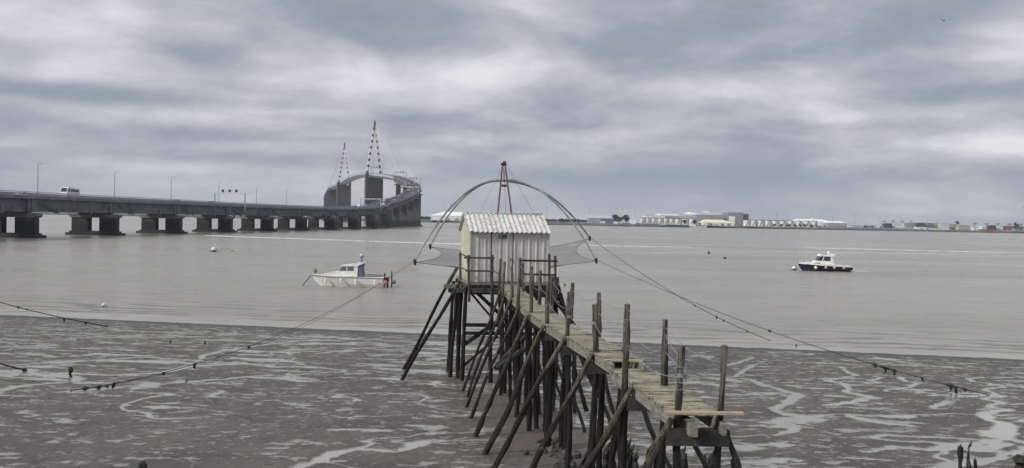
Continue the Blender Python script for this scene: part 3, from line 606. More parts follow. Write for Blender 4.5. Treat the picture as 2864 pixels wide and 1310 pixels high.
# vehicles -------------------------------------------------------------
VP = {}
PAINT = dict(white=(.72, .72, .72), silver=(.40, .41, .43), grey=(.14, .145, .155), black=(.02, .02, .023), red=(.32, .03, .03), blue=(.04, .07, .20), pale=(.45, .47, .50))
for k, c in PAINT.items(): M['car_'+k] = mat('car paint '+k, c, .3)
def car_proto(colr, van=False):
    L, W, Hh = (5.4, 1.95, 2.2) if van else (4.3, 1.78, 1.45)
    t = bpy.data.objects.new('van' if van else 'car', None); col_.objects.link(t); t.empty_display_size = .3
    b = MB()
    if van: pr = [(-L/2, .35), (L/2, .35), (L/2, .9), (L/2-.35, 1.15), (L/2-1.2, Hh-.1), (L/2-1.5, Hh), (-L/2+.1, Hh), (-L/2, Hh-.2)]
    else: pr = [(-L/2, .32), (L/2, .32), (L/2, .62), (L/2-.25, .80), (L/2-1.15, .92), (L/2-1.75, Hh-.06), (L/2-2.2, Hh), (-L/2+.75, Hh-.03), (-L/2+.12, .98), (-L/2, .85)]
    b.ext(pr, -W/2, W/2); b.build('body', M['car_'+colr], t)
    b = MB()
    if van: wp = [(L/2-.5, 1.25), (L/2-1.22, Hh-.2), (L/2-2.2, Hh-.2), (L/2-2.2, 1.25)]
    else: wp = [(L/2-1.3, .95), (L/2-1.83, Hh-.14), (-L/2+.85, Hh-.14), (-L/2+.35, .97)]
    b.ext(wp, -W/2-.015, W/2+.015)
    fx = [(L/2-.42, 1.2), (L/2-1.16, Hh-.2)] if van else [(L/2-1.13, .98), (L/2-1.70, Hh-.13)]
    n = Vector((fx[0][1]-fx[1][1], 0, fx[0][0]-fx[1][0])); n = Vector((abs(fx[1][1]-fx[0][1]), 0, abs(fx[1][0]-fx[0][0]))).normalized()*.02
    b.add([(fx[0][0]+n.x, -W/2+.14, fx[0][1]+n.z), (fx[0][0]+n.x, W/2-.14, fx[0][1]+n.z), (fx[1][0]+n.x, W/2-.2, fx[1][1]+n.z), (fx[1][0]+n.x, -W/2+.2, fx[1][1]+n.z)], [(0, 1, 2, 3)])
    if van: b.box((-L/2-.01, 0, 1.6), (.03, W-.4, .6))
    else: b.add([(-L/2+.10, -W/2+.15, 1.0), (-L/2+.10, W/2-.15, 1.0), (-L/2+.70, W/2-.2, Hh-.1), (-L/2+.70, -W/2+.2, Hh-.1)], [(3, 2, 1, 0)])
    b.build('window', M['glass'], t)
    for sx in (-1, 1):
        for sy in (-1, 1): b = MB(); b.tube([(sx*L*.31, sy*(W/2-.2), .32), (sx*L*.31, sy*(W/2+.01), .32)], .32, 12); b.build('wheel', M['rubber'], t)
    for sy in (-1, 1): b = MB(); b.box((L/2, sy*(W/2-.3), .68), (.06, .35, .16)); b.build('headlight', M['fender'], t)
    for sy in (-1, 1): b = MB(); b.box((-L/2, sy*(W/2-.2), .85), (.06, .2, .22)); b.build('tail_light', M['redb'], t)
    KIDS[t] = list(t.children); return t
def put_car(colr, van, s, lane, rev, label, group):
    p, d, r, sl = at_s(s); q = p+r*lane; k = (colr, van)
    dv = -sl if rev else sl; rz = math.atan2(dv.y, dv.x); pitch = -math.asin(dv.z)
    if k not in VP: VP[k] = car_proto(colr, van); o = VP[k]; o.location = q
    else: o = dup(VP[k], q)
    o.rotation_euler = (0, pitch, rz); tag(o, label, 'van' if van else 'car', group); return o
put_car('white', False, s_of_y(272), -4.2, True, 'white car behind the bridge railing near the left edge', None)
def s_px(px, lane):
    return min((abs((at_s(s)[0]+at_s(s)[2]*lane).x/(at_s(s)[0]+at_s(s)[2]*lane).y-(px-1432)/2480), s) for s in np.arange(60, 700, 1.0))[1]
VP[('white', False)].location = at_s(s_px(55, -4.2))[0]+at_s(s_px(55, -4.2))[2]*-4.2
put_car('grey', False, s_px(494, 0), 0, False, 'dark car low behind the railing between second and third lamp posts', None)
put_car('black', False, s_px(592, 0), 0, False, 'dark car just right of the third lamp post', None)
put_car('silver', False, s_px(790, 0), 0, True, 'light car showing over the rail beside the nearest gantry right leg', None)
rnd = random.Random(5); cols = ['white', 'white', 'silver', 'grey', 'grey', 'black', 'red', 'blue', 'pale']
NAME = dict(white='small white', silver='small silver', grey='small dark grey', black='small black', red='small red', blue='small blue', pale='small pale grey')
s = s_of_y(640); lanes = [-4.3, -.6, 3.2]
while s < S_P1+30:
    for li, ln in enumerate(lanes):
        pr = (.42, .22, .45)[li]
        if rnd.random() < pr:
            c = rnd.choice(cols); van = rnd.random() < .15; y = at_s(s)[0].y
            wh = 'queued below the tall pier' if y < 780 else ('climbing the bend at the right of the bridge' if y < 960 else 'on the upper curve before the nearer pylon')
            if van: c = rnd.choice(['white', 'grey'])
            put_car(c, van, s+rnd.uniform(0, 3), ln+rnd.uniform(-.3, .3), li == 0, '%s %s %s' % (NAME[c], 'van' if van else 'car', wh), 'vehicles queueing on the bridge')
    s += 11.5
# minibus
sb = s_px(203, -1.0); p, d, r, _ = at_s(sb); q = p+r*-2.0
t = thing('minibus', 'tall white minibus with dark windows driving on the low deck', 'minibus', q, math.atan2(-d.y, -d.x))
b = MB(); b.ext([(-3.6, .45), (3.5, .45), (3.6, 1.2), (3.35, 2.0), (2.9, 2.95), (2.3, 3.1), (-3.2, 2.7), (-3.6, 2.3)], -1.15, 1.15); b.build('body', M['car_white'], t)
b = MB(); b.ext([(-3.2, 1.75), (1.5, 1.8), (1.5, 2.6), (-3.1, 2.4)], -1.17, 1.17); b.ext([(1.9, 1.8), (3.2, 1.8), (2.8, 2.7), (1.9, 2.7)], -1.165, 1.165); b.add([(3.47, -1.0, 1.75), (3.47, 1.0, 1.75), (2.98, .95, 2.85), (2.98, -.95, 2.85)], [(0, 1, 2, 3)]); b.build('window', M['glass'], t)
for sx in (-2.2, 2.3):
    for sy in (-1, 1): b = MB(); b.tube([(sx, sy*.85, .42), (sx, sy*1.17, .42)], .42, 12); b.build('wheel', M['rubber'], t)
for sy in (-1, 1): b = MB(); b.box((3.58, sy*.8, .95), (.08, .4, .2)); b.build('headlight', M['fender'], t)
t.scale = (1.15, 1.15, 1.28)
# ------------------------------------------------------------------ far shore
SHY = 1950.0
b = MB()
sh = [(-5900, 3200), (-1400, 2350), (-760, 2330), (-420, 2180), (-190, 1990), (-40, 1900), (200, 1860), (520, 1990), (900, 2080), (1500, 2100), (2600, 1900), (5900, 1400)]
top_in = [(x_, y_+14) for x_, y_ in sh]
vs = [(x_, y_, -1) for x_, y_ in sh]+[(x_, y_, 2.2) for x_, y_ in sh]+[(x_, y_, 4.9) for x_, y_ in top_in]
n = len(sh); b.add(vs, [(i, i+1, n+i+1, n+i) for i in range(n-1)]+[(n+i, n+i+1, 2*n+i+1, 2*n+i) for i in range(n-1)])
tag(b.build('embankment', mat('stone quay slope', (.075, .075, .072), .9, colr2=(.13, .125, .115), vscale=.06, stretch=(1, 1, 4))), kind='structure')
b = MB(); vs = [(x_, y_, 4.9) for x_, y_ in top_in]+[(x_, 5950, 5.0) for x_, y_ in top_in]; b.add(vs, [(i, i+1, n+i+1, n+i) for i in range(n-1)])
tag(b.build('shore_ground', M['land']), kind='structure')
G0 = 4.9
def sx_(px, d): return (px-1432)/2480*d
def zat(px, py, d): return atd(px, py, d).z
def bld(name, label, cat, px0, px1, pyt, d, depth, mt, group=None, base=G0, extra=None):
    x0, x1 = sx_(px0, d), sx_(px1, d); zt = zat((px0+px1)/2, pyt, d)
    t = thing(name, label, cat, ((x0+x1)/2, d, base), 0, group)
    b = MB(); b.box((0, depth/2, (zt-base)/2), (x1-x0, depth, zt-base)); b.build('wall', M[mt], t)
    return t, x1-x0, zt-base
def gable(name, label, px0, px1, pye, pyr, d, depth, wm, rm, along='x', inset=0, inset_r=0):
    """long shed, ridge parallel to the shore"""
    x0, x1 = sx_(px0, d), sx_(px1, d); ze = zat((px0+px1)/2, pye, d)-G0; zr = zat((px0+px1)/2, pyr, d)-G0; W = x1-x0
    t = thing(name, label, 'warehouse', ((x0+x1)/2, d, G0))
    b = MB(); b.box((0, depth/2, ze/2), (W, depth, ze))
    if along == 'y': b.ext([(-W/2, ze), (W/2, ze), (0, zr-.1)], .05, depth)
    b.build('wall', M[wm], t)
    b = MB()
    if along == 'x':
        e = .5; a0, a1 = -W/2+inset, W/2-inset_r
        b.add([(-W/2-e, -e, ze+.02), (W/2+e, -e, ze+.02), (a1, depth/2, zr), (a0, depth/2, zr), (-W/2-e, depth+e, ze+.02), (W/2+e, depth+e, ze+.02)], [(0, 1, 2, 3), (3, 2, 5, 4), (0, 3, 4), (1, 5, 2), (0, 4, 5, 1)])
    else:
        for sg in (-1, 1): b.add([(sg*(W/2+.6), -.6, ze-.2), (sg*(W/2+.6), depth+.6, ze-.2), (0, depth+.6, zr), (0, -.6, zr), (sg*(W/2+.6), -.6, ze+.25), (sg*(W/2+.6), depth+.6, ze+.25), (0, depth+.6, zr+.5), (0, -.6, zr+.5)],
                                 [(4, 5, 6, 7), (0, 3, 2, 1), (0, 1, 5, 4), (0, 4, 7, 3), (1, 2, 6, 5)])
    b.build('roof', M[rm], t); return t, W, ze, zr
def door(t, x0, x1, z1, mt='grey2', y=-.06, z0=.05):
    b = MB(); b.box(((x0+x1)/2, y, (z0+z1)/2), (x1-x0, .1, z1-z0)); b.build('door', M[mt], t)
t, W, ze, zr = gable('warehouse', 'long low white-roofed warehouse left of the hut, beside the bridge', 1202, 1398, 605, 593.5, 1960, 60, 'wwall', 'wroof', inset=26, inset_r=3)
for k in range(7): door(t, -60+k*19, -52+k*19, 5.5, 'grey')
t, W, ze, zr = gable('warehouse', 'blue grey shed with a pale roof right of the arched poles', 1646, 1716, 610.5, 603.5, 1900, 45, 'grey', 'silver', inset=4, inset_r=10)
b = MB(); b.box((W*.22, -.1, ze*.45), (W*.54, .16, ze*.86)); b.build('side_panel', M['blue'], t); door(t, -20, -12, 6, 'grey2')
# white processing complex
t, W, h = bld('factory_hall', 'lowest long white hall at the left of the factory', 'factory', 1803, 1900, 604, 2060, 50, 'wwall'); b = MB(); b.box((0, 25, h+.3), (W+1, 51, .6)); b.build('roof', M['wroof'], t); b = MB(); b.box((W*.28, -.2, h*.85), (W*.42, .3, h*.24)); b.build('wall_band', M['grey'], t)
t, W, h = bld('factory_hall', 'middle white hall of the factory, one step taller', 'factory', 1843, 1946, 600, 2085, 60, 'wwall'); b = MB(); b.box((0, 30, h+.4), (W+1, 61, .8)); b.build('roof', M['wroof'], t)
for k in range(2):
    b = MB(); b.box((-W*.25+k*W*.5, -.15, h*.8), (W*.45, .2, h*.22)); b.build('wall_band', M['silver'], t)
t, W, h = bld('factory_hall', 'tallest long white hall behind the grey front building', 'factory', 1929, 2037, 595.5, 2110, 80, 'wwall'); b = MB(); b.box((0, 40, h+.5), (W+1, 81, 1.0)); b.build('roof', M['wroof'], t); b = MB(); b.box((-W*.02, 30, h+2.2), (W*.14, 12, 2.4)); b.build('roof_unit', M['wwall'], t)
t, W, h = bld('factory_block', 'grey front building below the tallest white hall', 'factory', 1946, 2021, 602, 2040, 50, 'grey'); b = MB(); b.box((0, 25, h+.3), (W+.8, 51, .5)); b.build('roof', M['silver'], t); b = MB(); b.box((W*.2, -.2, h*.72), (W*.4, .3, h*.12)); b.build('window', M['grey2'], t)
t, W, h = bld('factory_tower', 'tall square grey block with a high white door', 'factory', 2036, 2078, 595.5, 2030, 60, 'grey2'); b = MB(); b.box((0, 30, h+.5), (W+1, 61, 1.0)); b.build('roof', M['silver'], t); b = MB(); b.box((-W*.26, -.25, h*.37), (W*.40, .4, h*.70)); b.build('door', M['wroof'], t)
t, W, h = bld('factory_block', 'dark blue-grey block painted as the shaded right side of the tall grey block', 'factory', 2078.5, 2093, 599.5, 2036, 50, 'blue'); b = MB(); b.box((0, 25, h+.3), (W+.4, 50.6, .6)); b.build('roof', M['grey'], t)  # separate dark block, its colour stands for shade on the tower's right side
t, W, ze, zr = gable('warehouse', 'cream gable-roofed warehouse in front of the factory', 1968, 2052, 623.5, 615, 1905, 60, 'cream', 'cream', inset=6, inset_r=16)
for k in range(4): door(t, -24+k*14, -17+k*14, 5, 'grey2')
# tanks
TK = {}
def tank(px, pyt, dia, label, group, d=1930, rim='rim'):
    zt = zat(px, pyt, d)-G0; key = (round(dia), round(zt))
    loc = (sx_(px, d), d, G0)
    if key in TK: return dup(TK[key], loc, None, label)
    t = thing('storage_tank', label, 'tank', loc, 0, group)
    b = MB(); b.tube([(0, 0, 0), (0, 0, zt)], dia/2, 24); b.build('shell', M['tank'], t)
    b = MB(); b.tube([(0, 0, zt), (0, 0, zt+.9)], [dia/2+.15]*2, 24); b.tube([(0, 0, zt+.9), (0, 0, zt+1.6)], [dia/2-.6, .4], 24); b.build('rim', M[rim], t)
    b = MB()
    for i in range(16):
        a = -2.2+i*.07; b.box(((dia/2+.5)*math.cos(a), (dia/2+.5)*math.sin(a), zt*(i+.5)/16), (.5, 1.3, zt/16*1.1), a)
    b.build('stair', M['grey2'], t); KIDS[t] = list(t.children); TK[key] = t; return t
ordn = ['first', 'second', 'third', 'fourth', 'fifth', 'sixth', 'seventh', 'eighth', 'ninth', 'tenth', 'eleventh']
for i, px in enumerate((1797, 1812, 1829, 1846, 1862, 1878, 1895, 1915, 1934)):
    tank(px, 610.5+.0187*(px-1797), 12.5 if i < 6 else 15.5, 'white storage tank, %s from the left in front of the white factory' % ordn[i], 'storage tanks in front of the factory')
for i, px in enumerate((2088, 2106, 2126, 2146, 2167, 2188, 2210, 2232, 2254, 2276)):
    tank(px, 617+.0187*(px-2088), 15.5, 'white storage tank, %s from the left in the row right of the factory' % ordn[i], 'storage tanks right of the factory', d=1990)
t, W, h = bld('storage_shed', 'small bright white block beside the first tanks', 'shed', 1764, 1778, 613, 1900, 12, 'wroof'); b = MB(); b.box((0, 6, h+.2), (W+.6, 12.6, .4)); b.build('roof', M['wwall'], t)
t, W, ze, zr = gable('warehouse', 'wide white-roofed hall behind the right row of tanks', 2226, 2322, 620, 613.5, 2120, 60, 'wwall', 'wroof', inset=10, inset_r=10); b = MB(); b.ball((W*.05, 20, zr-.5), 3.5, 12); b.build('dome', M['wroof'], t)
t, W, ze, zr = gable('warehouse', 'white-roofed shed right of the hall with the small dome', 2318, 2368, 624, 619, 2080, 50, 'grey', 'wroof', inset=3, inset_r=6); door(t, -4, 4, 5, 'grey2')
# small blocks and stacks along the quay: name, label, cat, px0, px1, top, colour
SM = [('shed', 'low brown shed at the water left of the harbour cranes', 2276, 2292, 632, 'rust'), ('shed', 'low white roofed shed under the trees left of the cranes', 2318, 2334, 633, 'wroof'), ('shed', 'white block shed behind the green trees', 2357, 2373, 629, 'wroof'),
      ('shed', 'flat pale blue shed near the tall light mast', 2384, 2412, 631, 'silver'), ('shed', 'long white wall low on the quay left of the cranes', 2414, 2440, 636, 'wwall'), ('shed', 'grey boxy building left of the dark one by the cranes', 2432, 2450, 631, 'silver'),
      ('shed', 'dark blue cube building under the first crane', 2474, 2495, 625, 'dblue'), ('shed', 'white building under the second crane', 2500, 2520, 630, 'wwall'), ('shed', 'blue-grey windowless building beside the last crane', 2537, 2564, 624, 'grey2'),
      ('container_stack', 'dark container stack right of the cranes', 2565, 2586, 623, 'dblue'), ('container_stack', 'rust red container stack in the middle of the stacks', 2575, 2592, 629, 'red'), ('container_stack', 'tan container stack beside the rust red one', 2592, 2600, 627, 'sand'),
      ('container_stack', 'dark grey container stack, the tallest one', 2594, 2609, 623.5, 'blue'), ('shed', 'long low white wall before the container stacks', 2562, 2592, 635, 'wwall'), ('shed', 'sand-coloured building with sloped look', 2610, 2630, 624, 'sand'),
      ('shed', 'blue grey tank-like building right of the sand-coloured one', 2630, 2655, 625, 'silver'), ('shed', 'long white shed low on the quay', 2602, 2655, 639, 'wroof'), ('shed', 'pale building below the dark crane cab', 2656, 2678, 627, 'sand'),
      ('shed', 'pale stepped building with a white door', 2682, 2712, 630, 'sand'), ('shed', 'small white shed near the water at the right', 2720, 2735, 637, 'wroof'), ('container_stack', 'white container pair left of the dark blue stack', 2745, 2767, 633, 'wroof'),
      ('container_stack', 'dark blue container stack between two white ones', 2768, 2785, 630, 'dblue'), ('container_stack', 'white container stack right of the dark blue one', 2787, 2805, 633, 'wroof'), ('container_stack', 'red container stack near the right edge', 2806, 2838, 632, 'red'),
      ('container_stack', 'low orange-red containers at the quay edge', 2750, 2786, 641, 'red'), ('shed', 'dark green building at the right edge', 2842, 2880, 634, 'green')]
for i, (nm, lab, a, b_, ty, mt) in enumerate(SM):
    d = 2110 if nm == 'shed' else 2120; d += (i % 3)*9; d -= 18 if ty > 634 else 0
    t, W, h = bld(nm, lab, 'building' if nm == 'shed' else 'containers', a, b_, ty+.5, d, 14, mt)
    if nm == 'shed': b = MB(); b.box((0, 7, h+.15), (W+.8, 14.8, .35)); b.build('roof', M['silver' if mt != 'wroof' else 'wwall'], t); door(t, -1.6, 1.6, min(3.4, h*.7))
    else:
        b = MB(); k = max(2, int(h/2.7)); L = max(1, int(W/6.2))
        for i2 in range(1, k): b.box((0, -.05, h*i2/k), (W, .12, .25))
        for i2 in range(1, L+1): b.box((-W/2+W*i2/(L+1), -.05, h/2), (.2, .1, h-.2))
        b.build('door', M['rim'], t)
# harbour portal cranes
CR0 = None
for i, px in enumerate((2474, 2499, 2525, 2550)):
    d = 2140; loc = (sx_(px, d), d, G0); lab = 'arched grey harbour crane, %s from the left of four' % ordn[i]
    if CR0 is None:
        t = thing('harbour_crane', lab, 'crane', loc, 0, 'row of arched harbour cranes'); w_ = 9.6; hh = 18.5
        for sg in (-1, 1):
            b = MB(); b.tube([(sg*w_, 0, 0), (sg*w_*.96, 0, 6), (sg*w_*.8, 0, 11.5), (sg*w_*.52, 0, 15.5), (sg*w_*.2, 0, hh-.9), (0, 0, hh-.5)], [.55, .55, .5, .5, .45, .45], 6); b.tube([(sg*w_, 10, 0), (sg*w_*.96, 10, 6), (sg*w_*.8, 10, 11.5), (sg*w_*.52, 10, 15.5), (sg*w_*.2, 10, hh-.9), (0, 10, hh-.5)], [.5]*6, 6); b.build('leg', M['grey'], t)
        b = MB(); b.box((0, 5, hh-1.6), (9.0, 12, .7)); b.box((0, 5, hh+1.3), (3.6, 4, 2.2)); b.tube([(-2.2, 5, hh), (0, 5, hh+3.6)], .25, 5); b.tube([(2.2, 5, hh), (0, 5, hh+3.6)], .25, 5); b.build('machine_house', M['grey2'], t); CR0 = t; KIDS[t] = list(t.children)
    else: dup(CR0, loc, 0, lab)
TC = None
for i, px in enumerate((2727, 2760, 2790, 2823, 2855)):
    d = 2180; loc = (sx_(px, d), d, G0); lab = 'small distant T-shaped yard crane, %s from the left of the right-hand row' % ordn[i]
    if TC is None:
        t = thing('yard_crane', lab, 'crane', loc, 0, 'small yard cranes behind the containers'); b = MB()
        for sx in (-1.2, 1.2):
            b.box((sx, 0, 8.5), (.5, .8, 17)); b.box((sx, 6, 8.5), (.5, .8, 17))
        b.build('frame', M['grey'], t); b = MB(); b.box((.6, 3, 17.6), (8.2, 9, 1.3)); b.box((2.6, 3, 15.6), (1.6, 2, 2.2)); b.build('boom', M['grey2'], t); TC = t; KIDS[t] = list(t.children)
    else: dup(TC, loc, 0, lab)
t = thing('crane_cab', 'dark blocky crane cab above the pale buildings', 'crane', (sx_(2675, 2150), 2150, G0)); b = MB(); b.box((0, 0, 8), (1.6, 1.6, 16)); b.box((3.6, 0, 5.5), (1, 1, 11)); b.build('tower', M['grey2'], t); b = MB(); b.box((.6, 0, 19), (6.8, 4, 4.4)); b.box((3.6, 0, 15.4), (5.5, 3, 2.4)); b.build('cab', M['dblue'], t)
# light masts
MS = None
masts = [(1239, 575, 'behind the left end of the long warehouse'), (1258, 571, 'second from the left end of the long warehouse'), (1319, 580, 'over the middle of the long warehouse'), (1375, 578, 'over the right end of the long warehouse, left of the red mast'), (1465, 583, 'just right of the hut ridge'),
         (1494, 577, 'under the crossing poles right of the hut'), (1529, 580, 'above the dark tree line right of the hut'), (1648, 584, 'at the left corner of the blue grey shed'), (1774, 589, 'right of the two big round trees'), (1724, 584, 'rising from the two big round trees'), (2171, 600, 'above the right row of tanks'), (2204, 602, 'above the middle of the right row of tanks'),
         (2270, 601, 'behind the right end of the tank row'), (2327, 605, 'beside the shed right of the domed hall'), (2389, 602, 'alone between the white sheds and the cranes'), (2460, 606, 'left of the harbour cranes'), (2518, 603, 'between the second and third harbour cranes'), (2592, 613, 'above the container stacks'), (2863, 582, 'tallest one, at the right edge')]
for i, (px, ty, lab) in enumerate(masts):
    d = 2050 if px < 2850 else 1900; hh = zat(px, ty, d)-G0; loc = (sx_(px, d), d, G0); lab = 'thin light mast '+lab
    t = thing('light_mast', lab, 'mast', loc, 0, 'tall light masts of the port')
    b = MB(); b.tube([(0, 0, 0), (0, 0, hh)], [.42, .24], 6); b.build('pole', M['grey'], t)
    b = MB(); b.box((0, 0, hh+.2), (2.6 if px < 2850 else 5, 1.4, .8 if px < 2850 else 3.2)); b.box((0, 0, hh-.8), (1.6, 1.0, .3)); b.build('lamp_head', M['grey2'], t)
# trees
TP = []
def tree_proto(seed, label):
    rnd = random.Random(seed); t = thing('tree', label, 'tree', (0, 0, 0), 0, 'trees along the far shore')
    b = MB(); b.tube([(0, 0, 0), (.1, 0, 2), (.2, .1, 4.5)], [.35, .28, .15], 6); b.tube([(0, 0, 1.8), (1.3, .4, 4.2)], [.2, .08], 5); b.tube([(0, 0, 2.2), (-1.2, -.3, 4.4)], [.18, .07], 5); b.build('trunk', M['bark'], t)
    b = MB(); lob = [(rnd.uniform(-2.0, 2.0), rnd.uniform(-1.6, 1.6), rnd.uniform(3.2, 7.0), rnd.uniform(1.3, 2.1)) for _ in range(9)]
    for (cx, cy, cz, r) in lob:
        for _ in range(26):
            a, e = rnd.uniform(0, 6.283), math.asin(rnd.uniform(-1, 1)); rr_ = r*rnd.uniform(.6, 1.08)
            p = Vector((cx+rr_*math.cos(a)*math.cos(e), cy+rr_*math.sin(a)*math.cos(e), cz+rr_*math.sin(e)*.85)); s_ = rnd.uniform(.35, .7)
            q = Euler((rnd.uniform(0, 3), rnd.uniform(0, 3), rnd.uniform(0, 3))).to_matrix()
            b.add([p+q@Vector(v)*s_ for v in ((-1, -.6, 0), (.8, -1, .2), (1, .7, 0), (-.5, 1, .25))], [(0, 1, 2, 3)])
    b.build('crown', M['leaf'], t); KIDS[t] = list(t.children); return t
first = [True]*4
protos = [None]*4
def tree(px, top, d, label, wd=1.0, v=0):
    hh = zat(px, top, d)-G0; k = hh/8.6; loc = (sx_(px, d), d, G0-.4)
    if protos[v] is None: protos[v] = o = tree_proto(v+3, label); o.location = loc; o.scale = (k*wd, k*wd, k)
    else: o = dup(protos[v], loc, None, label, (k*wd, k*wd, k))
    o.rotation_euler = (0, 0, px*1.7); o['group'] = 'trees along the far shore'
tree(1719, 599, 1930, 'big round tree, left one of the pair beside the factory', 1.15, 0); tree(1749, 600, 1930, 'big round tree, right one of the pair beside the factory', 1.25, 1); tree(1733, 606, 1960, 'smaller tree in the gap between the two big round trees', 1, 2)
rnd = random.Random(8)
def tline(p0, p1, step, t0, t1, d, lab):
    px = p0
    while px < p1:
        tree(px, rnd.uniform(t0, t1)+.0187*(px-p0), d+rnd.uniform(-8, 30), lab, rnd.uniform(1.1, 1.9), rnd.randrange(4)); px += step*rnd.uniform(.75, 1.3)
tline(1174, 1206, 7, 603, 606, 1930, 'dark tree in the clump between bridge and long warehouse')
tline(1392, 1640, 7.5, 606.5, 610.5, 1990, 'dark tree in the line behind the quay, right of the hut')
tline(2295, 2330, 9, 630, 632, 2090, 'small dark tree by the quay near the white sheds'); tline(2410, 2470, 10, 629, 633, 2100, 'low dark tree left of the harbour cranes')
tree(2842, 622, 2080, 'narrow dark tree near the right edge', .7, 1); tree(1956, 622, 1890, 'dark tree before the left end of the cream warehouse', 1, 2); tree(1990, 625, 1890, 'bushy tree before the middle of the cream warehouse', 1.1, 0); tree(1915, 613, 1900, 'dark tree in front of the last tanks by the factory', .9, 3); tree(1942, 614, 1900, 'dark tree at the right end of the first tank row', .9, 0)
tline(2165, 2285, 17, 624.5, 627, 1960, 'low dark shrub tree before the right row of tanks')
# quay fronts, moored barge and low clutter on the quay
t = thing('barge', 'long low dark blue barge moored below the factory', 'barge', (sx_(1885, 1860), 1860, 0)); b = MB(); b.ext([(-30, .1), (28, .1), (31, 3.4), (-31, 3.2)], -4, 4); b.build('hull', M['dblue'], t); b = MB(); b.box((-22, 0, 4.6), (9, 6, 2.6)); b.build('wheelhouse', M['grey'], t)
t = thing('barge', 'pale grey-green vessel moored below the cream warehouse', 'barge', (sx_(1950, 1862), 1862, 0)); b = MB(); b.ext([(-19, .1), (16, .1), (21, 4.2), (-21, 3.4)], -4, 4); b.build('hull', M['silver'], t); b = MB(); b.box((-10, 0, 5.2), (12, 5, 3.0)); b.build('wheelhouse', M['wwall'], t)
for i, (px, h, wdd, mt, lab) in enumerate(((1685, 3.5, 10, 'wwall', 'low pale hut on the quay right of the blue shed'), (1722, 3, 9, 'wwall', 'low pale hut on the quay below the left round tree'), (1736, 3.4, 5, 'silver', 'small blueish hut on the quay below the right round tree'), (2003, 3.5, 8, 'sand', 'small tan hut in front of the cream warehouse'), (1226, 3.6, 14, 'wwall', 'low white annex before the long warehouse'))):
    t = thing('quay_hut', lab, 'hut', (sx_(px, 1885), 1885, G0)); b = MB(); b.box((0, 3, h/2), (wdd, 6, h)); b.build('wall', M[mt], t); b = MB(); b.ext([(-.4, h), (6.4, h), (3, h+1)], -wdd/2-.3, wdd/2+.3, axis='x'); b.build('roof', M['wroof'], t)
t = thing('quay_wall', 'long low pale wall along the top of the far quay', 'wall', (sx_(2000, 2000), 1940, G0)); b = MB()
for (x0, y0), (x1, y1) in zip(sh[4:11], sh[5:12]):
    a = Vector((max(x0, 120), y0+19 if x0 >= 120 else 1871+19, .9)); 
    if x1 <= 120: continue
    c = Vector((min(x1, 1300), y1+19, .9)); 
    if a.x >= c.x: continue
    b.beam(a-Vector((t.location.x, t.location.y, 0)), c-Vector((t.location.x, t.location.y, 0)), .6, 1.8)
b.build('wall', M['grey'], t)
rnd = random.Random(31); CN = {}; cl_ = ['wroof', 'wroof', 'wwall', 'silver', 'dblue', 'red', 'sand', 'grey2', 'blue', 'wwall']; cw_ = dict(wroof='white', wwall='off-white', silver='silver grey', dblue='dark blue', red='rust red', sand='tan', grey2='mid grey', blue='slate blue')
px = 2290
while px < 2875:
    k = rnd.choice(cl_); d = 2122+rnd.uniform(-6, 4); loc = (sx_(px, d), d, G0)
    lab = 'small %s container standing low on the port quay at the right' % cw_[k]
    if k not in CN:
        t = thing('quay_container', lab, 'container', loc, 0, 'small containers and boxes along the port quay'); b = MB(); b.box((0, 0, 1.4), (7.5, 3, 2.8)); b.build('box', M[k], t); b = MB(); b.box((0, -1.52, 1.4), (.3, .1, 2.5)); b.build('door', M['rim'], t); CN[k] = t; KIDS[t] = list(t.children); o = t
    else: o = dup(CN[k], loc, 0, lab)
    o.scale = (rnd.uniform(.7, 2.0), 1, rnd.choice((1, 1, 1.9, 1.4))); px += rnd.uniform(7, 19)
#@@PART3
# ------------------------------------------------------------------ walkway on stilts
LX = [(12.9, 2.72), (14.2, 2.60), (16.9, 2.28), (19.2, 1.90), (21.6, 1.50), (24.4, 1.03), (27.5, .60), (30.5, .28), (33.5, -.02), (36.5, -.26), (38.6, -.42)]
def lx(d): return float(np.interp(d, [a for a, _ in LX], [b for _, b in LX]))
WW = .70
def dz(d): return 5.82 if d > 18.15 else 5.66
wk = thing('walkway', 'long narrow plank walkway on raked wooden stilts leading to the fishing hut', 'walkway', (2.6, 13.3, mudz(2.6, 13.3)))
b = MB(); rnd = random.Random(3); d = 14.0
while d < 39.0:
    wpl = rnd.uniform(.09, .14)
    if 18.15 < d < 20.0 and rnd.random() < .38: d += wpl; continue
    x0 = lx(d)-rnd.uniform(.02, .07); x1 = lx(d)+WW+rnd.uniform(.0, .09); z_ = dz(d)+rnd.uniform(-.012, .012)
    sk = rnd.uniform(-.02, .02); zz_ = rnd.uniform(-.008, .008); y0, y1 = d, d+wpl-.003
    b.add([(x0, y0-sk, z_-.035), (x1, y0+sk, z_-.035+zz_), (x1, y1+sk, z_-.035+zz_), (x0, y1-sk, z_-.035), (x0, y0-sk, z_), (x1, y0+sk, z_+zz_), (x1, y1+sk, z_+zz_), (x0, y1-sk, z_)],
          [(3, 2, 1, 0), (4, 5, 6, 7), (0, 1, 5, 4), (1, 2, 6, 5), (2, 3, 7, 6), (3, 0, 4, 7)])
    d += wpl
b.build('deck', M['plank'], wk, True)
ds = [14.1, 16.4, 18.1, 19.4, 22, 24.6, 27.4, 30, 32.6, 35.2, 38.4]
for off in (.02, WW-.03):
    for i in range(len(ds)-1):
        a, c = ds[i], ds[i+1]; za = dz(a+.2)-.14; zc = dz(c-.2)-.14; dd = .012*(i % 2)
        b = MB(); b.beam((lx(a)+off+dd, a-.15, za-dd), (lx(c)+off+dd, c-.05, zc-dd), .06, .22); b.build('stringer', M['beam'], wk, True)
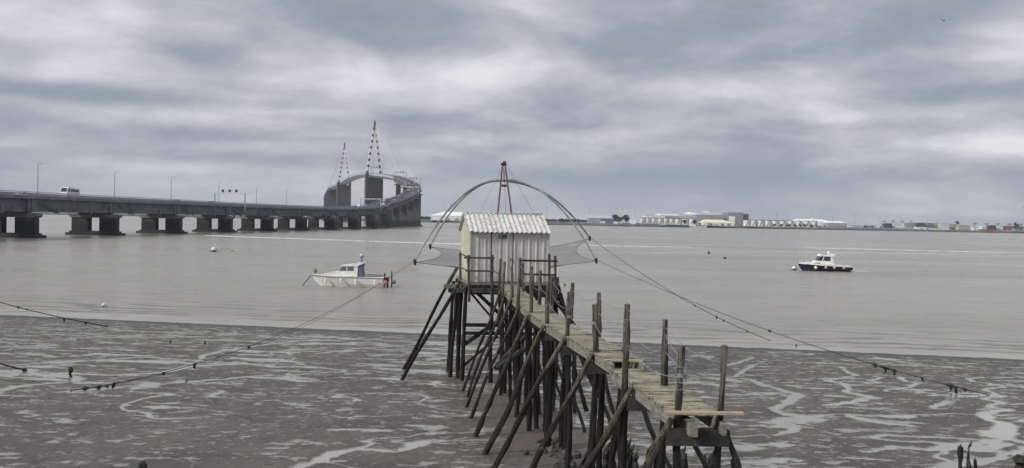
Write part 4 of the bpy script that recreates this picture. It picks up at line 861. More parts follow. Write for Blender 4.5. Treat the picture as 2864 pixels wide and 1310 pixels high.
BENT = [(13.9, (1908, 966), (2026, 965)), (16.4, (1754, 893), (1860, 893)), (19.4, (1664, 850), (1754, 850)), (22, (1593, 816), (1675, 818)), (24.6, (1534, 785), (1602, 791)), (27.4, (1490, 768), (1545, 773)),
        (30, (1454, 750), (1512, 757)), (32.6, (1431, 745), (1487, 745)), (35.2, (1412, 732), (1462, 736)), (37.6, (1400, 724), (1454, 721))]
FOOT = {4: (-.68, 23.8), 5: (-1.05, 26.25), 6: (-1.31, 29.4), 7: (-1.58, 31.8), 8: (-1.65, 34.3), 9: (-1.93, 35.9)}
DXL = {0: -1.40, 1: -1.7, 2: -1.6, 3: -1.8}
rnd = random.Random(12); PT = []
for i, (d, L, Rr) in enumerate(BENT):
    row = []
    for k, pxy in enumerate((L, Rr)):
        tp = atd(*pxy, d); bx = tp.x+rnd.uniform(-.10, .08)-(.05 if k else 0); by = d+rnd.uniform(-.05, .1)
        r_ = .050 if i == 0 else .056
        if i in (1, 2) and k == 0: r_ = .064
        pts, rs = log((bx, by, mudz(bx, by)-.3), tp, r_*1.35, r_, seed=i*2+k, bend=.022, segs=16)
        rs[-1] *= .6; pts.insert(-1, pts[-1].lerp(pts[-2], .06)); rs.insert(-1, r_*1.0)
        b = MB(); b.tube(pts, rs, 9, seed=i+k*40, jit=.32); b.build('post', M['pile'], wk, True); row.append(tp)
    PT.append(row)
    # raked struts
    a = Vector((lx(d)-.07, d-.06, dz(d)-.05))
    if i in FOOT: f = Vector((*FOOT[i], 0))
    else: f = Vector((a.x+DXL[i], d+.1, 0))
    f.z = mudz(f.x, f.y)-.15; r0 = .064 if i < 6 else .052
    pts, rs = log(f, a, r0*1.15, r0*.95, seed=50+i, bend=.03, segs=14); b = MB(); b.tube(pts, rs, 9, seed=i, jit=.36); b.build('strut', M['strut'], wk, True)
    a = Vector((lx(d)+WW+.04, d+.05, dz(d)-.12)); f = Vector((a.x+(.85 if i == 0 else 1.2+rnd.uniform(-.15, .2)), d+rnd.uniform(0, .5), 0)); f.z = mudz(f.x, f.y)-.15
    pts, rs = log(f, a, .056, .05, seed=80+i, bend=.05); b = MB(); b.tube(pts, rs, 8, seed=i, jit=.3); b.build('strut', M['tar'], wk, True)
    b = MB(); b.beam((lx(d)-.16, d-.05, dz(d)-.34), (lx(d)+WW+.14, d-.03, dz(d)-.35), .10, .26); b.build('cross_beam', M['dark'], wk, True)
    if i in (2, 4, 5, 6, 8):   # second, older piles beside the posts
        for kk in range(2 if i < 6 else 1):
            px_ = lx(d)+(.15 if kk == 0 else WW-.06); pts, rs = log((px_+rnd.uniform(-.2, .2), d+.5, mudz(px_, d)-.3), (px_, d+.35, dz(d)-.22), .085, .07, seed=100+i+kk, bend=.03)
            b = MB(); b.tube(pts, rs, 8, seed=i, jit=.2); b.build('pile', M['pile'], wk, True)
for i, (x0, x1, d) in enumerate(((1480, 1476, 31.5), (1502, 1512, 30.8), (1522, 1530, 30.5), (1540, 1532, 31.2), (1556, 1548, 31.6), (1572, 1584, 31), (1588, 1580, 32), (1604, 1612, 31.4), (1463, 1452, 33))):
    a = atd(x0, 925+i % 3*8, d); f = atd(x1, 1000, d); f.z = mudz(f.x, d)-.2
    pts, rs = log(f, a, .085, .06, seed=200+i, bend=.02); b = MB(); b.tube(pts, rs, 8, seed=i, jit=.25); b.build('pile', M['tar'], wk, True)
for i, (p0, p1, d, r_) in enumerate((((1470, 940), (1385, 1030), 32, .09), ((1390, 1030), (1470, 975), 29.5, .11), ((1620, 960), (1655, 1060), 24, .06), ((1500, 930), (1560, 1010), 31, .06), ((1600, 1010), (1640, 1150), 23, .06))):
    a, c = atd(*p0, d), atd(*p1, d+.4); pts, rs = log(c, a, r_, r_*.9, seed=300+i); b = MB(); b.tube(pts, rs, 8, seed=i, jit=.2); b.build('brace', M['tar'], wk, True)
# landing end
b = MB(); b.beam((2.60, 13.9, 5.33), (3.38, 13.9, 5.31), .10, .26); b.build('cross_beam', M['dark'], wk, True)
b = MB(); b.beam((2.86, 13.6, 5.48), (2.78, 15.2, 5.46), .12, .20); b.build('joist', M['beam'], wk, True)
b = MB(); b.beam((3.33, 13.6, 5.50), (3.28, 15.0, 5.48), .06, .18); b.build('joist', M['beam'], wk, True)
def sag(a, b_, s, n=8): return [a.lerp(b_, t/n)-Vector((0, 0, s*4*(t/n)*(1-t/n))) for t in range(n+1)]
for side, zz_ in ((0, (6.25, 6.35, 6.45, 6.3, 6.4, 6.35, 6.4, 6.4, 6.4, 6.4)), (1, (6.5, 6.75, 6.8, 6.78, 6.75, 6.8, 6.8, 6.8, 6.8, 6.8)), (1, (6.1, 6.3, 6.45, 6.4, 6.3, 6.4, 6.4, 6.4, 6.4, 6.4))):
    pts = []
    for i in range(9, 0, -1):
        a = PT[i][side].copy(); c = PT[i-1][side].copy(); a.z = zz_[i]; c.z = zz_[i-1]; pts += sag(a, c, .10+.05*(i % 3))[:-1]
    pts.append(c); b = MB(); b.tube(pts, .007, 5); b.build('hand_rope', M['rope2'], wk, True)
a = PT[0][0].copy(); a.z = 6.55; c = PT[0][1].copy(); c.z = 6.28; p = PT[1][1].copy(); p.z = 6.62
b = MB(); b.tube(sag(p, a, .05)+sag(a, c, .09)[1:], .007, 5); b.build('hand_rope', M['rope2'], wk, True)
b = MB(); a = PT[0][0]; pts = [a+Vector((.10*math.cos(t*.7)-.03, .05*math.sin(t*.5)-.06, -.35-.10*math.sin(t*.7)-.012*t)) for t in range(22)]; b.tube(pts, .007, 4); b.build('rope_coil', M['rope2'], wk, True)
for k, (i, sd, zz_) in enumerate(((0, 0, 6.28), (1, 0, 6.38), (2, 0, 6.45), (3, 0, 6.3))):
    a = PT[i][sd]; b = MB(); b.tube([(a.x, a.y, zz_-.03), (a.x, a.y, zz_+.03)], .078, 10); b.build('rope_lashing', M['rope2'], wk, True)
t = thing('loose_plank', 'fresh pinkish board lying across the near end of the walkway', 'plank', (2.95, 13.75, 5.68))
b = MB(); p0 = atd(1858, 1154, 13.75); p1 = atd(2079, 1157, 13.72); b.beam(p0-t.location, p1-t.location, .11, .036); o = b.build('board', M['fresh'], t)
# ------------------------------------------------------------------ hut platform
HO = Vector((-1.88, 40.07, 5.82)); HR = R(9.5); HM = Matrix.Rotation(-HR, 3, 'Z')
def hl(px, py, d): return HM@(atd(px, py, d)-HO)
pf = thing('stilt_platform', 'dark timber platform on stilts carrying the fishing hut', 'platform', HO, HR)
b = MB(); b.box((1.9, 2.0, -.05), (4.1, 4.9, .08)); b.build('deck', M['beam'], pf)
def pb(name, a, c, w_, h, mt='dark'): b = MB(); b.beam(a, c, w_, h); b.build(name, M[mt], pf)
pb('beam', hl(1241, 801, 39.7), hl(1290, 801, 39.9), .16, .19, 'beam')
pb('beam', hl(1255, 812, 39.9), hl(1402, 813, 39.3), .18, .20, 'dark')
pb('fascia', (-.1, -.48, -.30), (1.55, -.48, -.30), .07, .42, 'tar')
pb('fascia', (2.45, -.48, -.36), (3.98, -.48, -.36), .07, .54, 'tar')
pb('beam', (-.2, 4.2, -.22), (4.0, 4.2, -.22), .18, .22, 'tar'); pb('beam', (3.9, -.5, -.22), (3.9, 4.3, -.22), .16, .22, 'tar'); pb('beam', (-.05, -.3, -.21), (-.05, 4.3, -.21), .16, .20, 'dark')
pb('block', (3.95, -.4, .05), (4.0, .3, -.25), .22, .5, 'tar')
def plog(name, a, c, r0, r1, seed, mt='pile', top=0):
    pts, rs = log(c, a, r1, r0, seed=seed, bend=.02); b = MB(); b.tube(pts, rs, 9, seed=seed, jit=.16); b.build(name, M[mt], pf)
def leg(px, d, seed, ztop=-.15, lean=0, r0=.085, name='leg'):
    a = hl(px, 800, d); a.z = ztop; f = a.copy(); f.x += lean; wpt = HO+HM.transposed()@f; f.z = mudz(wpt.x, wpt.y)-HO.z-.3
    plog(name, a, f, r0, r0*1.2, seed)
for i, (px, d, ln) in enumerate(((1278, 40.6, -.25), (1291, 40.0, -.12), (1304, 39.5, -.12), (1268, 42.8, -.2), (1286, 43.6, .0), (1377, 38.9, 0), (1440, 40.2, .1), (1462, 39.4, 0), (1500, 40.4, 0), (1530, 40.6, .1), (1557, 40.9, .05), (1552, 44.0, .1), (1420, 44.2, 0), (1345+60, 43.5, 0))): leg(px, d, 400+i, lean=ln)
for (px0, px1, y, w_) in ((1298, 1600, 909, .16), (1296, 1580, 932, .15)): pb('brace', hl(px0, y, 39.9), hl(px1, y+4, 40.8), .12, w_, 'tar')
plog('brace', hl(1305, 806, 39.7), hl(1378, 892, 39.9), .05, .05, 420); pb('brace', hl(1335, 820, 40.6), hl(1440, 918, 40.7), .16, .16, 'tar'); pb('brace', hl(1420, 880, 40.2), hl(1292, 968, 39.9), .15, .17, 'tar')
plog('brace', hl(1392, 940, 39.4), hl(1290, 1030, 39.6), .06, .06, 421); plog('brace', hl(1560, 825, 40.8), hl(1625, 985, 42.3), .09, .09, 422, 'tar'); pb('brace', hl(1548, 835, 39.9), hl(1622, 930, 40.4), .13, .13, 'tar'); pb('brace', hl(1545, 840, 39.7), hl(1440, 930, 39.9), .14, .14, 'tar')
f = HM@(Vector((-5.32, 43.21, 1.0))-HO); plog('strut', hl(1279, 748, 41.6), f, .075, .085, 430); f = HM@(Vector((-4.89, 39.1, 1.25))-HO); plog('strut', hl(1286, 787, 39.85), f, .075, .085, 431)
f = HM@(Vector((3.9, 44.0, .9))-HO); plog('strut', hl(1562, 800, 41.4), f, .08, .085, 432)
# hut railings
def rp(px, py, d, seed, ybot=845, mt='rail', r_=.055): plog('railing_post', hl(px, py, d), hl(px+1, ybot, d), r_, r_*1.1, seed, mt)
rp(1311, 714, 39.0, 440); rp(1377, 713, 38.9, 441); rp(1454, 721, 38.4, 442); rp(1536, 710, 39.6, 443); rp(1553, 716, 39.4, 444); rp(1462, 736, 39.3, 446, 800); rp(1287, 705, 40.6, 445, 783, 'redpaint', .05)
def rb(px0, y0, d0, px1, y1, d1, h=.085): b = MB(); b.beam(hl(px0, y0, d0), hl(px1, y1, d1), .05, h); b.build('rail', M['rail'], pf)
rb(1298, 721, 38.95, 1383, 723, 38.8); rb(1302, 758, 38.95, 1381, 759, 38.8, .075); rb(1288, 710, 40.6, 1310, 720, 39.05, .04); rb(1287, 748, 40.6, 1310, 758, 39.05, .04)
rb(1450, 729, 38.35, 1559, 731, 39.3, .085); rb(1452, 767, 38.35, 1556, 770, 39.3, .085); rb(1378, 757, 38.85, 1400, 770, 37.7, .03)
# ------------------------------------------------------------------ hut
hut = thing('fishing_hut', 'small pale ribbed-metal fishing hut numbered 139 on stilts', 'hut', HO, HR)
HW, HD, HH, HRZ = 3.62, 3.6, 2.33, 3.10
def ribbed(x0, x1, z0, z1, y=0.0, pitch=.335, ph=0.0, rh=.035, rw=.05):
    xs = [(x0, 0)]; k = math.ceil((x0-ph)/pitch)
    while ph+k*pitch < x1-rw:
        c = ph+k*pitch
        if c > x0+rw: xs += [(c-rw, 0), (c-rw*.45, -rh), (c+rw*.45, -rh), (c+rw, 0)]
        c2 = c+pitch/2
        if x0+rw < c2 < x1-rw: xs += [(c2-.012, 0), (c2, -.009), (c2+.012, 0)]
        k += 1
    xs.append((x1, 0)); xs = sorted(xs); b = MB(); n = len(xs)
    b.add([(x, y+dy, z0) for x, dy in xs]+[(x, y+dy, z1) for x, dy in xs]+[(x, y+dy+.03, z0) for x, dy in xs]+[(x, y+dy+.03, z1) for x, dy in xs],
          [(i, i+1, n+i+1, n+i) for i in range(n-1)]+[(2*n+i, 3*n+i, 3*n+i+1, 2*n+i+1) for i in range(n-1)]); return b
ribbed(0, .94, .02, HH, ph=.02).build('front_wall', M['wall'], hut)
ribbed(1.99, HW, .02, HH, ph=.04).build('front_wall', M['wall'], hut)
dr = ribbed(.99, 1.94, .05, HH-.03, y=.01, ph=.03).build('door', M['wall'], hut)
b = MB(); b.box((1.87, -.05, 1.05), (.04, .05, .16)); b.build('handle', M['dark'], dr)
b = MB(); b.box((HW/2, .09, HH/2), (HW-.08, .05, HH-.02)); b.build('frame', M['tar'], hut)
for sx, mt in ((0, 'wallside'), (HW, 'wall')):
    b = MB(); b.ext([(-.02, 0.0), (HD, 0.0), (HD, HH-.05), (HD/2, HRZ-.06), (-.02, HH-.05)], sx-.02, sx+.02, axis='x')
    for k in range(10):
        yy = .2+k*.36
        if yy < HD-.05: zt = HH-.06+(HRZ-HH)*(1-abs(yy-HD/2)/(HD/2)); sg = -1 if sx == 0 else 1; b.box((sx+sg*.03, yy, zt/2), (.022, .05, zt))
    b.build('side_wall', M[mt], hut)
b = MB(); b.box((HW/2, HD, HH/2), (HW-.05, .04, HH-.05)); b.build('back_wall', M['wall'], hut)
for sx in (.0, HW): b = MB(); b.box((sx, -.03, HH/2), (.07, .05, HH-.02)); b.build('corner_trim', M['wall'], hut)
def corr(y0, z0, y1, z1):
    b = MB(); x0, x1 = -.16, HW+.06; n = 17*12; pt = (x1-x0)/17; K = 7; rnd = random.Random(2)
    for lay in (0, 1):
        for j in range(K+1):
            t = j/K
            for i in range(n+1):
                x = x0+(x1-x0)*i/n; ph = 2*math.pi*(x-x0)/pt; z = z0+(z1-z0)*t+.028*math.cos(ph)-.016*lay
                z += .02*math.exp(-((x-x0)/.25)**2)*(1-t)*2*(1 if y0 < y1 else 0)
                b.v.append((x, y0+(y1-y0)*t+(.012*math.sin(i*.013*9) if j == 0 else 0), z))
    m_ = (n+1)*(K+1)
    for j in range(K):
        for i in range(n):
            a = j*(n+1)+i; b.f.append((a, a+1, a+n+2, a+n+1)); b.m.append(0); b.f.append((m_+a, m_+a+n+1, m_+a+n+2, m_+a+1)); b.m.append(0)
    for i in range(n): b.f.append((i, m_+i, m_+i+1, i+1)); b.m.append(0)
    for j in range(K): a = j*(n+1); c = a+n; b.f.append((a, a+n+1, m_+a+n+1, m_+a)); b.m.append(0); b.f.append((c, m_+c, m_+c+n+1, c+n+1)); b.m.append(0)
    return b
sl = (HRZ-HH)/(HD/2); rf = corr(-.20, HH+.05-.2*sl, HD/2, HRZ+.05).build('roof', M['roof'], hut); corr(HD+.2, HH+.05-.2*sl, HD/2+.002, HRZ+.048).build('roof', M['roof'], hut)
b = MB(); b.beam((-.14, HD/2, HRZ+.085), (HW+.05, HD/2, HRZ+.085), .20, .035); b.build('ridge_cap', M['roof'], hut)
def text_mesh(s, size, parent, loc, rot, mt):
    cu = bpy.data.curves.new('txt', 'FONT'); cu.body = s; cu.size = size; cu.extrude = .004; cu.offset = .006; cu.align_x = 'CENTER'; cu.align_y = 'CENTER'
    o = bpy.data.objects.new('txt', cu); col_.objects.link(o); bpy.context.view_layer.update()
    me = bpy.data.meshes.new_from_object(o.evaluated_get(bpy.context.evaluated_depsgraph_get())); bpy.data.objects.remove(o)
    me.materials.clear(); me.materials.append(mt); q = bpy.data.objects.new('house_number', me); col_.objects.link(q); q.parent = parent; q.location = loc; q.rotation_euler = rot; return q
text_mesh('139', .27, dr, (1.46, -.055, 2.07), (R(90), 0, 0), M['black'])
# ------------------------------------------------------------------ lift net
cA = {'FL': atd(1160, 731, 44), 'FR': atd(1667, 727, 46.5), 'BL': atd(1203, 688, 51), 'BR': atd(1649, 665, 53.5)}
AP = atd(1408, 506, 48.7)
ln = thing('lift_net', 'large square lift net hung from two crossing arched poles behind the hut', 'fishing net', (AP.x, 44.3, 5.8))
def arch(A, B):
    pts = []
    for C_, rng in ((A, range(12, 0, -1)), (B, range(0, 13))):
        for i in rng:
            s_ = i/12; pts.append(Vector((AP.x+(C_.x-AP.x)*s_, AP.y+(C_.y-AP.y)*s_, AP.z-(AP.z-C_.z)*s_**2.15)))
    return pts
for A, B, o_ in (('FL', 'BR', 0), ('BL', 'FR', .09)):
    p = [q+Vector((0, 0, o_*(1-abs(i-12)/12))) for i, q in enumerate(arch(cA[A], cA[B]))]; b = MB(); b.tube(p, [.04+.03*(1-abs(i-12)/12) for i in range(len(p))], 8); b.build('arched_pole', M['galv'], ln, True)
for k in cA:
    b = MB(); c = cA[k]; b.tube([c+Vector((0, 0, .10)), c, c+Vector((.03, 0, -.2))], [.07, .09, .05], 7); b.build('pole_end', M['dark'], ln, True)
nm = bpy.data.materials.new('fine mesh netting'); nm.use_nodes = True; t_ = nm.node_tree; s_ = t_.nodes['Principled BSDF']; s_.inputs['Base Color'].default_value = (.15, .148, .143, 1); s_.inputs['Roughness'].default_value = .9; s_.inputs['Alpha'].default_value = .5
b = MB(); NN = 26; FLc, FRc, BLc, BRc = (cA[k]-Vector((0, 0, .06)) for k in ('FL', 'FR', 'BL', 'BR'))
for j in range(NN+1):
    for i in range(NN+1):
        u, v = i/NN*2-1, j/NN*2-1
        cu, cv = u*(1-.20*(1-v*v)), v*(1-.14*(1-u*u)); a, c = (cu+1)/2, (cv+1)/2
        p = FLc.lerp(FRc, a).lerp(BLc.lerp(BRc, a), c); p.z -= .42*(1-u*u)+.10*(1-v*v)+.75*(1-u*u)*(1-v*v)*.9; b.v.append(tuple(p))
for j in range(NN):
    for i in range(NN): a = j*(NN+1)+i; b.f.append((a, a+1, a+NN+2, a+NN+1)); b.m.append(0)
nv = list(b.v); b.build('net', nm, ln, True, smooth=True)
idx = [i for i in range(NN+1)]+[j*(NN+1)+NN for j in range(1, NN+1)]+[NN*(NN+1)+i for i in range(NN-1, -1, -1)]+[j*(NN+1) for j in range(NN-1, -1, -1)]
b = MB(); b.tube([nv[i] for i in idx], .012, 4); b.build('edge_rope', M['rope'], ln, True)
ma = atd(1409, 461, 48.4); fl = Vector((-.98, 44.3, 5.78)); fr = Vector((.43, 44.3, 5.78))
for f in (fl, fr): b = MB(); b.tube([f, f.lerp(ma, .98)+Vector((.07 if f.x > 0 else -.07, 0, 0))], [.055, .045], 8); b.build('mast_leg', M['redpaint'], ln, True)
a, c = fl.lerp(ma, .80), fr.lerp(ma, .80); b = MB(); b.beam(a, c, .06, .14); b.build('mast_crossbar', M['redpaint'], ln, True)
b = MB(); b.box(ma+Vector((0, 0, .02)), (.30, .2, .16)); b.tube([ma+Vector((-.05, 0, .06)), ma+Vector((.12, 0, .06))], .13, 10); b.build('pulley', M['dark'], ln, True)
for i, (p0, p1, r_) in enumerate(((ma, AP+Vector((.0, 0, .1)), .012), (ma+Vector((.08, 0, 0)), AP+Vector((.05, 0, .1)), .012), (ma, atd(1417, 640, 45.5), .009), (ma+Vector((.2, 0, -.1)), atd(1490, 592, 43.2), .008), (ma, atd(1340, 600, 50), .005))):
    b = MB(); b.tube([p0, p1], r_, 5); b.build('hoist_rope', M['rope'], ln, True)
def rope(label, A, B, s, r0, r1, weeds=(), name='guy_rope', n=28, post=None):
    A = Vector(A); B = Vector(B); pts = sag(A, B, s, n); t = thing(name, label, 'rope', A); b = MB()
    b.tube(pts, [r0+(r1-r0)*i/n for i in range(n+1)], 5); b.build('line', M['rope'], t, True)
    for k, (f, sz, ln_) in enumerate(weeds):
        i = min(n-1, int(f*n)); p = pts[i].lerp(pts[i+1], f*n-i); dr_ = (pts[i+1]-pts[i]).normalized(); rnd = random.Random(int(f*1000)); b = MB()
        b.tube([p+dr_*(-sz), p, p+dr_*sz], [.012, .03+.2*sz, .012], 6, seed=k, jit=.6)
        b.tube([p, p-Vector((0, 0, ln_*.5))+dr_*.03, p-Vector((0, 0, ln_))+dr_*rnd.uniform(-.08, .1)], [.06, .05, .012], 6, seed=k, jit=.7)
        b.build('seaweed', M['weed'], t, True)
    return t
an = onmud(195, 1094)
rope('slack rope from the near left corner of the net to the mud', cA['FL'], an, 1.0, .006, .018, ((.55, .1, .1), (.70, .12, .22), (.78, .06, .12), (.90, .08, .2), (.915, .05, .14), (.935, .14, .42), (.965, .2, .2)))
rope('slack rope from the far left corner of the net, meeting its twin over the mud', cA['BL'], an+Vector((.15, .1, .03)), 1.45, .005, .010)
rope('rope from the far right corner of the net to the waterline', cA['BR'], onmud(2178, 961),   .6, .013, .024, ((.50, .1, .08), (.62, .12, .2), (.66, .1, .12), (.8, .15, .1)))
rope('long rope from the near right corner of the net out to the right mud', cA['FR'], onmud(2768, 1106), .55, .010, .020, ((.48, .1, .08), (.74, .2, .18), (.765, .3, .35), (.785, .2, .28), (.85, .1, .15), (.915, .3, .30), (.925, .15, .5), (.945, .2, .12)))
rope('dark rope entering at the left edge and sinking at the waterline', atd(-70, 826, 52), onmud(302, 913, .02), .15, .02, .04, ((.28, .15, .1), (.34, .06, .05), (.62, .08, .35), (.80, .1, .2)))
rope('short dark rope at the left edge ending in a puddle', atd(-70, 992, 34), onmud(72, 1036), .05, .025, .04, ((.97, .3, .1),))
# anchor stakes, stumps
def stake(px, py, h, r0, label, lean=(0, 0), seed=0, taper=.7, knob=0, group='small stakes standing in the mud', name='stake'):
    f = onmud(px, py); t = thing(name, label, 'stake', f, 0, group); rnd = random.Random(seed); b = MB(); n = 7
    pts = [Vector((lean[0]*i/n+rnd.uniform(-.25, .25)*r0, lean[1]*i/n+rnd.uniform(-.25, .25)*r0, -.25+(h+.25)*i/n)) for i in range(n+1)]
    rs = [r0*(1-(1-taper)*i/n)*rnd.uniform(.8, 1.2) for i in range(n+1)]
    if knob: rs[-2] *= knob; rs[-1] *= knob*.6; 
    b.tube(pts, rs, 9, seed=seed, jit=.4); b.build('shaft', M['tar'], t)
    if seed in (5, 1, 44): return t
    b = MB(); p = pts[-1]; b.tube([p+Vector((-r0*.4, 0, -.02)), p+Vector((r0*.2, 0, r0*.8)), p+Vector((r0*.5, .01, r0*1.7))], [r0*rs[-1]/r0*.8, r0*.35, r0*.08], 6, seed=seed+1, jit=.5); b.build('splinter', M['tar'], t)
    return t
stake(197, 1054, .40, .085, 'stubby black stake with a wide head standing in a pool at the left', knob=1.5, seed=1)
stake(521, 1070, .10, .04, 'tiny black stake in the bright channel left of centre', seed=2); stake(573, 963, .14, .06, 'tiny black stake near the waterline at left', seed=3); stake(2227, 973, .18, .07, 'tiny black stake at the waterline on the right', seed=4)
stake(476, 959, .05, .09, 'low dark lump near the waterline at left', seed=6); stake(404, 1322, .22, .09, 'leaning black stump cut by the bottom edge, left', lean=(-.1, .1), seed=5, taper=1)
ST = [(1690, 1330, .42, .075, 'flat-topped'), (1719, 1335, .50, .065, 'narrow pointed'), (1745, 1335, .44, .12, 'thick'), (1768, 1335, .38, .10, 'ragged'), (1779, 1340, .35, .08, 'broken'), (1813, 1335, .42, .075, 'square-topped'), (1829, 1332, .40, .05, 'thin leaning'), (1655, 1345, .30, .12, 'low wide'),
      (1918, 1345, .42, .08, 'bent'), (1971, 1342, .36, .04, 'thin'), (1990, 1345, .32, .11, 'rounded'), (2052, 1350, .32, .07, 'small'), (1626, 1340, .22, .15, 'lumpy'), (1908, 1325, .35, .04, 'short thin')]
WHERE = ['left of the thick pile at the bottom edge', 'second in the rotten row at the bottom edge', 'against the thick walkway pile', 'in the middle of the rotten row', 'beside the ragged stump', 'right part of the rotten row', 'next to the square-topped stump', 'at the left foot of a walkway pile', 'under the landing end', 'right of the landing strut', 'between the two landing posts', 'right of the last landing post', 'by the leftmost bottom piles', 'left of the front landing pile']
for i, (px, py, h, r0, ad) in enumerate(ST): stake(px, py, h*1.6, r0*1.25, '%s black rotten stump %s' % (ad, WHERE[i]), lean=(random.Random(i).uniform(-.08, .08), 0), seed=20+i, taper=.75 if i != 1 else .3, group='rotten stumps under the walkway', name='stump')
stake(2684, 1335, .78, .06, 'tall black stump with a knobbed head, bottom right', knob=2.0, seed=41, group='rotten stumps at the bottom right', name='stump', taper=.8); stake(2708, 1340, .78, .11, 'black stump tapering to a spike, bottom right', seed=42, taper=.12, group='rotten stumps at the bottom right', name='stump')
stake(2738, 1340, .48, .05, 'short slanted black stump, third from the right', lean=(-.12, 0), seed=43, group='rotten stumps at the bottom right', name='stump'); stake(2850, 1340, .62, .13, 'thick black stump at the right edge', seed=44, taper=1.1, knob=1.2, group='rotten stumps at the bottom right', name='stump')
def rubble(px, py, label, sz, seed, n=14):
    f = onmud(px, py); t = thing('oyster_clump', label, 'oyster clump', f, 0, 'oyster-crusted clumps in the mud'); rnd = random.Random(seed); b = MB()
    for i in range(n):
        p = Vector((rnd.gauss(0, .42)*sz, rnd.gauss(0, .35)*sz, rnd.uniform(0, .2)*sz)); r_ = rnd.uniform(.12, .3)*sz
        b.ball(p, (r_, r_, r_*.7), 7, jit=.5, seed=seed+i)
    b.ball((0, 0, -.05), (sz*.8, sz*.7, sz*.22), 10, jit=.3, seed=seed); b.build('clump', mat('oyster crust %d' % seed, (.04, .038, .034), .8, colr2=(.10, .095, .08), vscale=9, bump=1), t); return t
rubble(1532, 1240, 'dark oyster-crusted heap under the middle of the walkway', .5, 1, 10); rubble(1570, 1275, 'larger oyster-crusted heap near the bottom under the walkway', .62, 2, 12); rubble(1600, 1310, 'black heap at the bottom edge under the walkway', .5, 3)
rubble(1255, 1040, 'small clump left of the hut stilts', .3, 4, 7); rubble(1320, 1060, 'small dark clump right of the hut stilts', .38, 5, 9); rubble(1530, 1195, 'small flat clump beside the middle piles', .3, 6, 6)
# ------------------------------------------------------------------ boats
def hull_mesh(L0, L1, beam, zb, zs, stem, zc=-.35, n=22):
    """x from L0 (bow tip) to L1 (transom)"""
    secs = []
    for i in range(n+1):
        t = i/n; xg = L0+(L1-L0)*t; w_ = beam/2*min(1, (1-(1-min(1, t/.55))**2.2))*(1-.10*max(0, t-.6)/.4); w_ = max(w_, .02)
        xk = L0+stem+(L1-L0-stem)*t; z_ = zb+(zs-zb)*t**.8; wc = w_*(.55+.33*min(1, t*1.6))
        secs.append([(xg, -w_, z_), (xg*.92+xk*.08, -w_*.995, z_-.12), (xg*.45+xk*.55, -wc, z_*.32), (xk, -wc*.82, -.05), (xk, 0, zc), (xk, wc*.82, -.05), (xg*.45+xk*.55, wc, z_*.32), (xg*.92+xk*.08, w_*.995, z_-.12), (xg, w_, z_)])
    return secs
def loft(secs, k0, k1, m=0, b=None):
    b = b or MB(); base = len(b.v); K = k1-k0+1
    for s_ in secs:
        for p in s_[k0:k1+1]: b.v.append(p)
    for i in range(len(secs)-1):
        for j in range(K-1): a = base+i*K+j; b.f.append((a, a+K, a+K+1, a+1)); b.m.append(m)
    b.f.append(tuple(base+(len(secs)-1)*K+j for j in range(K))); b.m.append(m)
    return b
